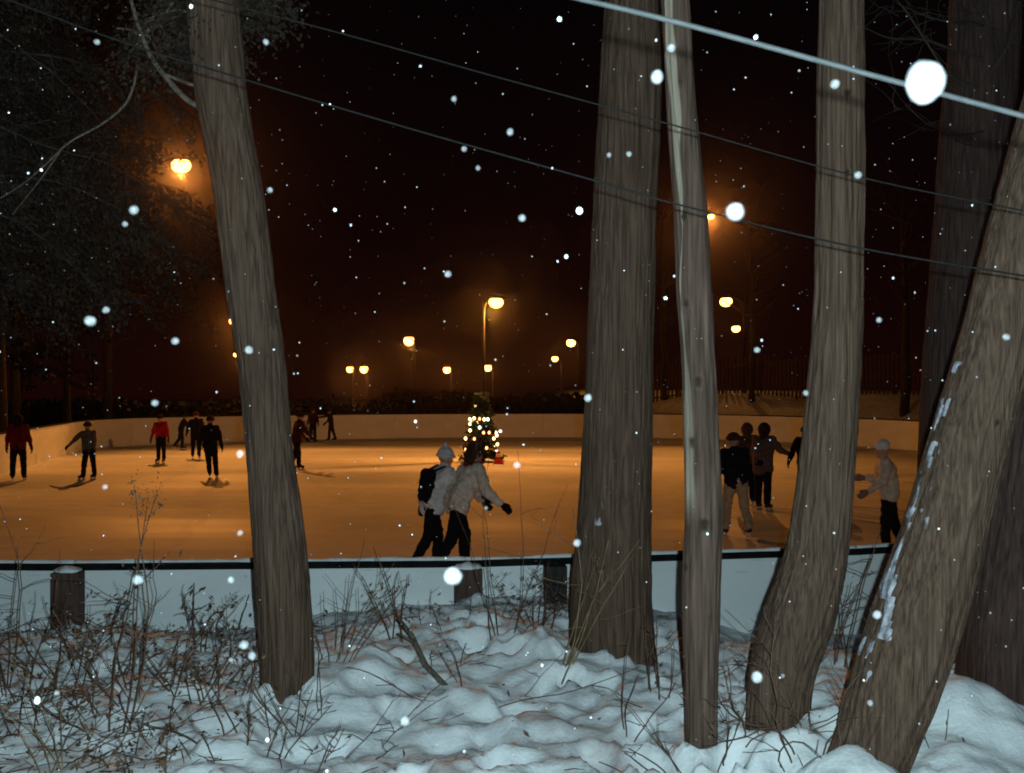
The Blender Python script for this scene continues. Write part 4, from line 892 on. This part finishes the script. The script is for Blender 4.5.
BLK = (0.012, 0.011, 0.014); NAVY = (0.015, 0.016, 0.028); MAR = (0.10, 0.012, 0.016); RED = (0.42, 0.015, 0.022); GREY = (0.12, 0.11, 0.11); TAN = (0.40, 0.30, 0.20); WHT = (0.84, 0.82, 0.80); BRN = (0.07, 0.035, 0.02)
person(18, 27.6, 15, 'skater in dark red jacket at the left edge of the ice, seen from behind', 1.80, (0.20, 0.012, 0.018), BLK, ('hood', (0.03, 0.01, 0.012)), 3, ((6, -14), 12), ((4, 14), 10), ((0, -4), 2), ((2, 5), 3), seed=1)
person(89, 27.8, 60, 'skater in grey jacket stretching one arm out to the left', 1.60, GREY, NAVY, ('cap', (0.10, 0.02, 0.03)), 4, ((28, -40), 10), ((6, 10), 15), ((3, -8), 2), ((0, 8), 4), seed=2)
person(128, 47.5, 5, 'distant dark skater beside the left corner of the far boards', 1.66, BLK, BLK, ('cap', BLK), 4, legL=((8, -6), 5), legR=((-6, 6), 10), seed=3)
person(161, 34.0, 175, 'skater in bright red jacket facing the camera in the left group', 1.62, RED, BLK, ('cap', (0.05, 0.01, 0.012)), 4, ((2, -16), 8), ((2, 16), 8), ((3, -3), 4), ((-3, 3), 4), seed=4)
person(181, 41.0, -60, 'small dark skater bending between the red jacket and the black clad pair', 1.45, BLK, BLK, ('cap', BLK), 16, ((35, -20), 20), ((30, 25), 10), ((14, -3), 20), ((-16, 4), 22), seed=5)
person(196, 36.0, 10, 'dark skater half hidden behind the tall black clad skater', 1.66, BLK, BLK, ('cap', (0.10, 0.02, 0.02)), 5, ((20, -25), 10), ((5, 10), 10), ((10, -4), 8), ((-8, 4), 12), seed=6)
person(210, 28.4, 8, 'tall skater in black left of the slim leaning trunk, seen from behind', 1.76, BLK, BLK, ('cap', (0.09, 0.02, 0.02)), 5, ((5, -14), 10), ((3, 14), 8), ((12, 6), 10), ((-2, 8), 6), seed=7)
person(297, 31.0, -55, 'dark maroon skater gliding out from behind the slim leaning trunk', 1.80, (0.07, 0.010, 0.016), BLK, ('cap', (0.03, 0.008, 0.012)), 8, ((20, -10), 25), ((25, 14), 20), ((14, -4), 12), ((-14, 4), 10), seed=8)
person(313, 47.5, 10, 'far skater standing still by the far boards, left of the one pointing', 1.52, (0.04, 0.012, 0.015), BLK, ('cap', MAR), 2, legL=((0, -2), 1), legR=((0, 2), 1), seed=9)
person(331, 47.0, 85, 'far skater by the far boards holding one arm straight out', 1.50, BLK, BLK, ('cap', BLK), 5, ((75, -5), 8), ((30, 10), 15), ((8, -5), 6), ((-12, 6), 8), seed=10)
person(432, 14.0, -60, 'embracing skater in white hat and white jacket wearing a black backpack', 1.77, WHT, BLK, ('pompom', (0.80, 0.76, 0.74)), 20, ((-30, -30), 30), ((35, 25), 30), ((20, -3), 22), ((-16, 3), 16), bulk=1.15, glove=BLK, vox=0.011, backpack=BLK, seed=11)
person(457, 13.8, -64, 'brown haired embracing skater in cream jacket reaching a dark glove forward', 1.88, (0.80, 0.72, 0.62), BLK, ('hair', BRN), 25, ((14, -16), 30), ((8, 20), 40), ((22, -3), 22), ((-16, 3), 18), bulk=1.15, glove=BLK, vox=0.011, scarf=(0.35, 0.03, 0.03), seed=12)
person(736, 17.3, 12, 'skater in black jacket and tan trousers right of the thin knotty trunk', 1.80, BLK, (0.50, 0.36, 0.22), ('cap', BRN), 8, ((8, -10), 14), ((4, 12), 20), ((14, -4), 14), ((-10, 4), 16), vox=0.012, seed=13)
person(747, 22.0, -15, 'brown hooded skater partly hidden behind the tan trousered skater', 1.78, (0.11, 0.05, 0.035), BLK, ('hood', (0.11, 0.05, 0.035)), 6, legL=((10, -3), 10), legR=((-10, 3), 10), vox=0.014, seed=14)
person(763, 21.0, -40, 'skater in long brownish grey jacket with one hand raised, left of the curving trunk', 1.82, (0.15, 0.09, 0.08), BLK, ('hood', (0.05, 0.02, 0.02)), 5, ((5, -8), 12), ((32, 22), 45), ((5, -3), 6), ((-3, 3), 5), coat=0.10, vox=0.013, seed=15)
person(806, 22.5, 160, 'dark skater mostly hidden behind the curving trunk', 1.70, BLK, BLK, ('cap', BLK), 6, ((10, -22), 25), ((8, 22), 25), vox=0.014, seed=16)
person(889, 15.5, 72, 'skater in white cap and pale jacket beside the dim purplish trunk', 1.74, (0.66, 0.54, 0.42), BLK, ('brim', (0.84, 0.78, 0.72)), 7, ((5, -16), 50), ((5, 18), 85), ((8, -3), 10), ((-9, 3), 12), bulk=1.18, vox=0.011, glove=(0.25, 0.15, 0.1), seed=17)

# ------------------------------------------------------------------ falling snow
def flake_mesh(seed, sub=2):
    m = MB().ell((0, 0, 0), (1, 1, 1), 14, 9); V = m.V[0]; n = fbm(V * 1.6 + seed * 5, 2, seed); m.V[0] = V * (1 + 0.09 * n[:, None]); return m.mesh('snowflake')
FM = [flake_mesh(k) for k in range(4)]
for f_ in FM: f_.materials.append(M['flake_loose'])
FL = [(925, 82, 41, 'largest snowflake, a big white blob over the thick cable at the upper right'), (735, 212, 20, 'big white snowflake just right of the small high lamp'), (453, 576, 20, 'big white snowflake in front of the boards below the embracing skaters'),
 (657, 77, 14, 'bright snowflake between the thickest trunk and the thin knotty trunk near the top'), (671, 48, 9, 'bright snowflake on the thin knotty trunk just below the cable'), (835, 84, 10, 'bright snowflake near the top of the curving trunk below the cable'),
 (757, 677, 11, 'bright snowflake on the curving trunk near its foot'), (405, 721, 10, 'bright snowflake over lumpy snow at the bottom, left of centre'), (138, 580, 10, 'bright snowflake on the boards by the tallest dead weed'), (231, 580, 7, 'bright snowflake on the boards just left of the slim trunk'),
 (249, 350, 8, 'bluish snowflake on the slim leaning trunk beside the small low lamp'), (90, 321, 11, 'largest snowflake over the dark woods at the left'), (106, 310, 7, 'snowflake just right of and above the largest one over the left woods'), (134, 210, 9, 'snowflake below and left of the big bright lamp'), (125, 224, 6, 'smaller snowflake under the one below the big bright lamp'),
 (97, 42, 6, 'snowflake under the lower wire at the upper left'), (266, 42, 6, 'snowflake in the foliage at the top of the slim trunk'), (175, 341, 8, 'snowflake in the dark left of the slim trunk, above the red jacket'), (155, 403, 7, 'snowflake just above the skater in bright red'), (240, 454, 8, 'snowflake on the ice touching the left edge of the slim trunk'),
 (270, 190, 6, 'snowflake on the dark sky just right of the slim trunk'), (448, 274, 7, 'snowflake in the sky above and left of the post lamp'), (510, 132, 7, 'bright snowflake in mid sky just above the lower wire'), (522, 218, 8, 'hazy snowflake in mid sky left of the thickest trunk'), (464, 149, 6, 'snowflake on the lower wire in mid sky'),
 (478, 168, 5, 'snowflake just under the lower wire in mid sky'), (454, 99, 6, 'snowflake between the two thin wires in mid sky'), (629, 154, 6, 'snowflake on the thickest trunk just above the lower wire'), (588, 398, 8, 'bluish snowflake on the left edge of the thickest trunk'), (577, 543, 8, 'hazy snowflake at the foot of the thickest trunk above the rail'),
 (877, 615, 9, 'bright snowflake on the snowy edge of the strongly leaning trunk'), (870, 703, 6, 'snowflake low on the strongly leaning trunk'), (858, 175, 8, 'bluish snowflake on the right edge of the curving trunk'), (1006, 337, 7, 'snowflake on the strongly leaning trunk near the right edge'), (879, 320, 6, 'snowflake in the dark between the curving and the dim trunks'),
 (806, 393, 6, 'snowflake on the left edge of the curving trunk above the far boards'), (757, 350, 6, 'snowflake below the lower of the two lamps right of the thin trunk'), (517, 465, 7, 'snowflake over the ice between decorated tree and thickest trunk'), (240, 533, 6, 'snowflake over the near ice left of the slim trunk'), (105, 487, 6, 'snowflake over the ice under the grey jacketed skater'),
 (244, 645, 9, 'upper of two bright snowflakes beside the slim trunk foot'), (252, 656, 8, 'lower of two bright snowflakes beside the slim trunk foot'), (231, 660, 5, 'small snowflake left of the two bright ones by the slim trunk foot'), (57, 693, 6, 'snowflake over the dark tangle at the lower left'), (609, 155, 5, 'snowflake on the thickest trunk near the thin upper wire'), (486, 508, 4, 'tiny snowflake beside the dark glove of the brown haired skater')]
for k, (x, y, s, lab) in enumerate(FL):
    real = np.interp(s, [4, 10, 20, 42], [0.0052, 0.0085, 0.0115, 0.016]); d = real * F / s; p = at(x, y, d); real *= 0.90 if s > 12 else 0.95
    o = obj('snowflake', FM[k % 4], None, None, p, (k, 2 * k, 3 * k), lab, 'snowflake', 'large falling snowflakes caught by the flash'); o.scale = (real / 2 * 1.0, real / 2, real / 2 * 1.12)
r = np.random.default_rng(77); n = 5200
X = r.uniform(-4.5, 4.5, n); Y = r.uniform(0.9, 6.5, n); Z = r.uniform(0.9, 5.6, n); mb = MB()
ico = MB().ell((0, 0, 0), (1, 1, 1), 6, 4); IV, IF = ico.V[0], ico.F; mb_V, mb_F = [], []; c = 0
for x, y, z in zip(X, Y, Z):
    if z < gh(x, y) + 0.05: continue
    s = min(0.0042, 0.0014 * math.exp(r.normal(0.25, 0.40))); mb_V.append(IV * s * r.uniform(0.8, 1.2, 3) + np.array([x, y, z])); mb_F += [tuple(i + c for i in f) for f in IF]; c += len(IV)
me = bpy.data.meshes.new('falling_snow'); me.from_pydata(np.concatenate(mb_V).tolist(), [], mb_F); me.update(); me.shade_smooth()
obj('falling_snow', me, M['flake'], label='countless small snowflakes falling in front of the trees', cat='falling snow', kind='stuff')

# ------------------------------------------------------------------ snowy air
HAZE = 0.00015
if HAZE:
    hz = obj('haze', MB().box((0, 85, 14), (320, 240, 34)).mesh('haze', False), kind='stuff', label='snowy night air glowing round the lamps', cat='haze')
    m = bpy.data.materials.new('haze'); m.use_nodes = True; n, l = m.node_tree.nodes, m.node_tree.links; n.clear()
    v = n.new('ShaderNodeVolumePrincipled'); o_ = n.new('ShaderNodeOutputMaterial'); v.inputs['Color'].default_value = (0.95, 0.80, 0.74, 1); v.inputs['Density'].default_value = HAZE; v.inputs['Anisotropy'].default_value = 0.965
    l.new(v.outputs[0], o_.inputs['Volume']); hz.data.materials.append(m)
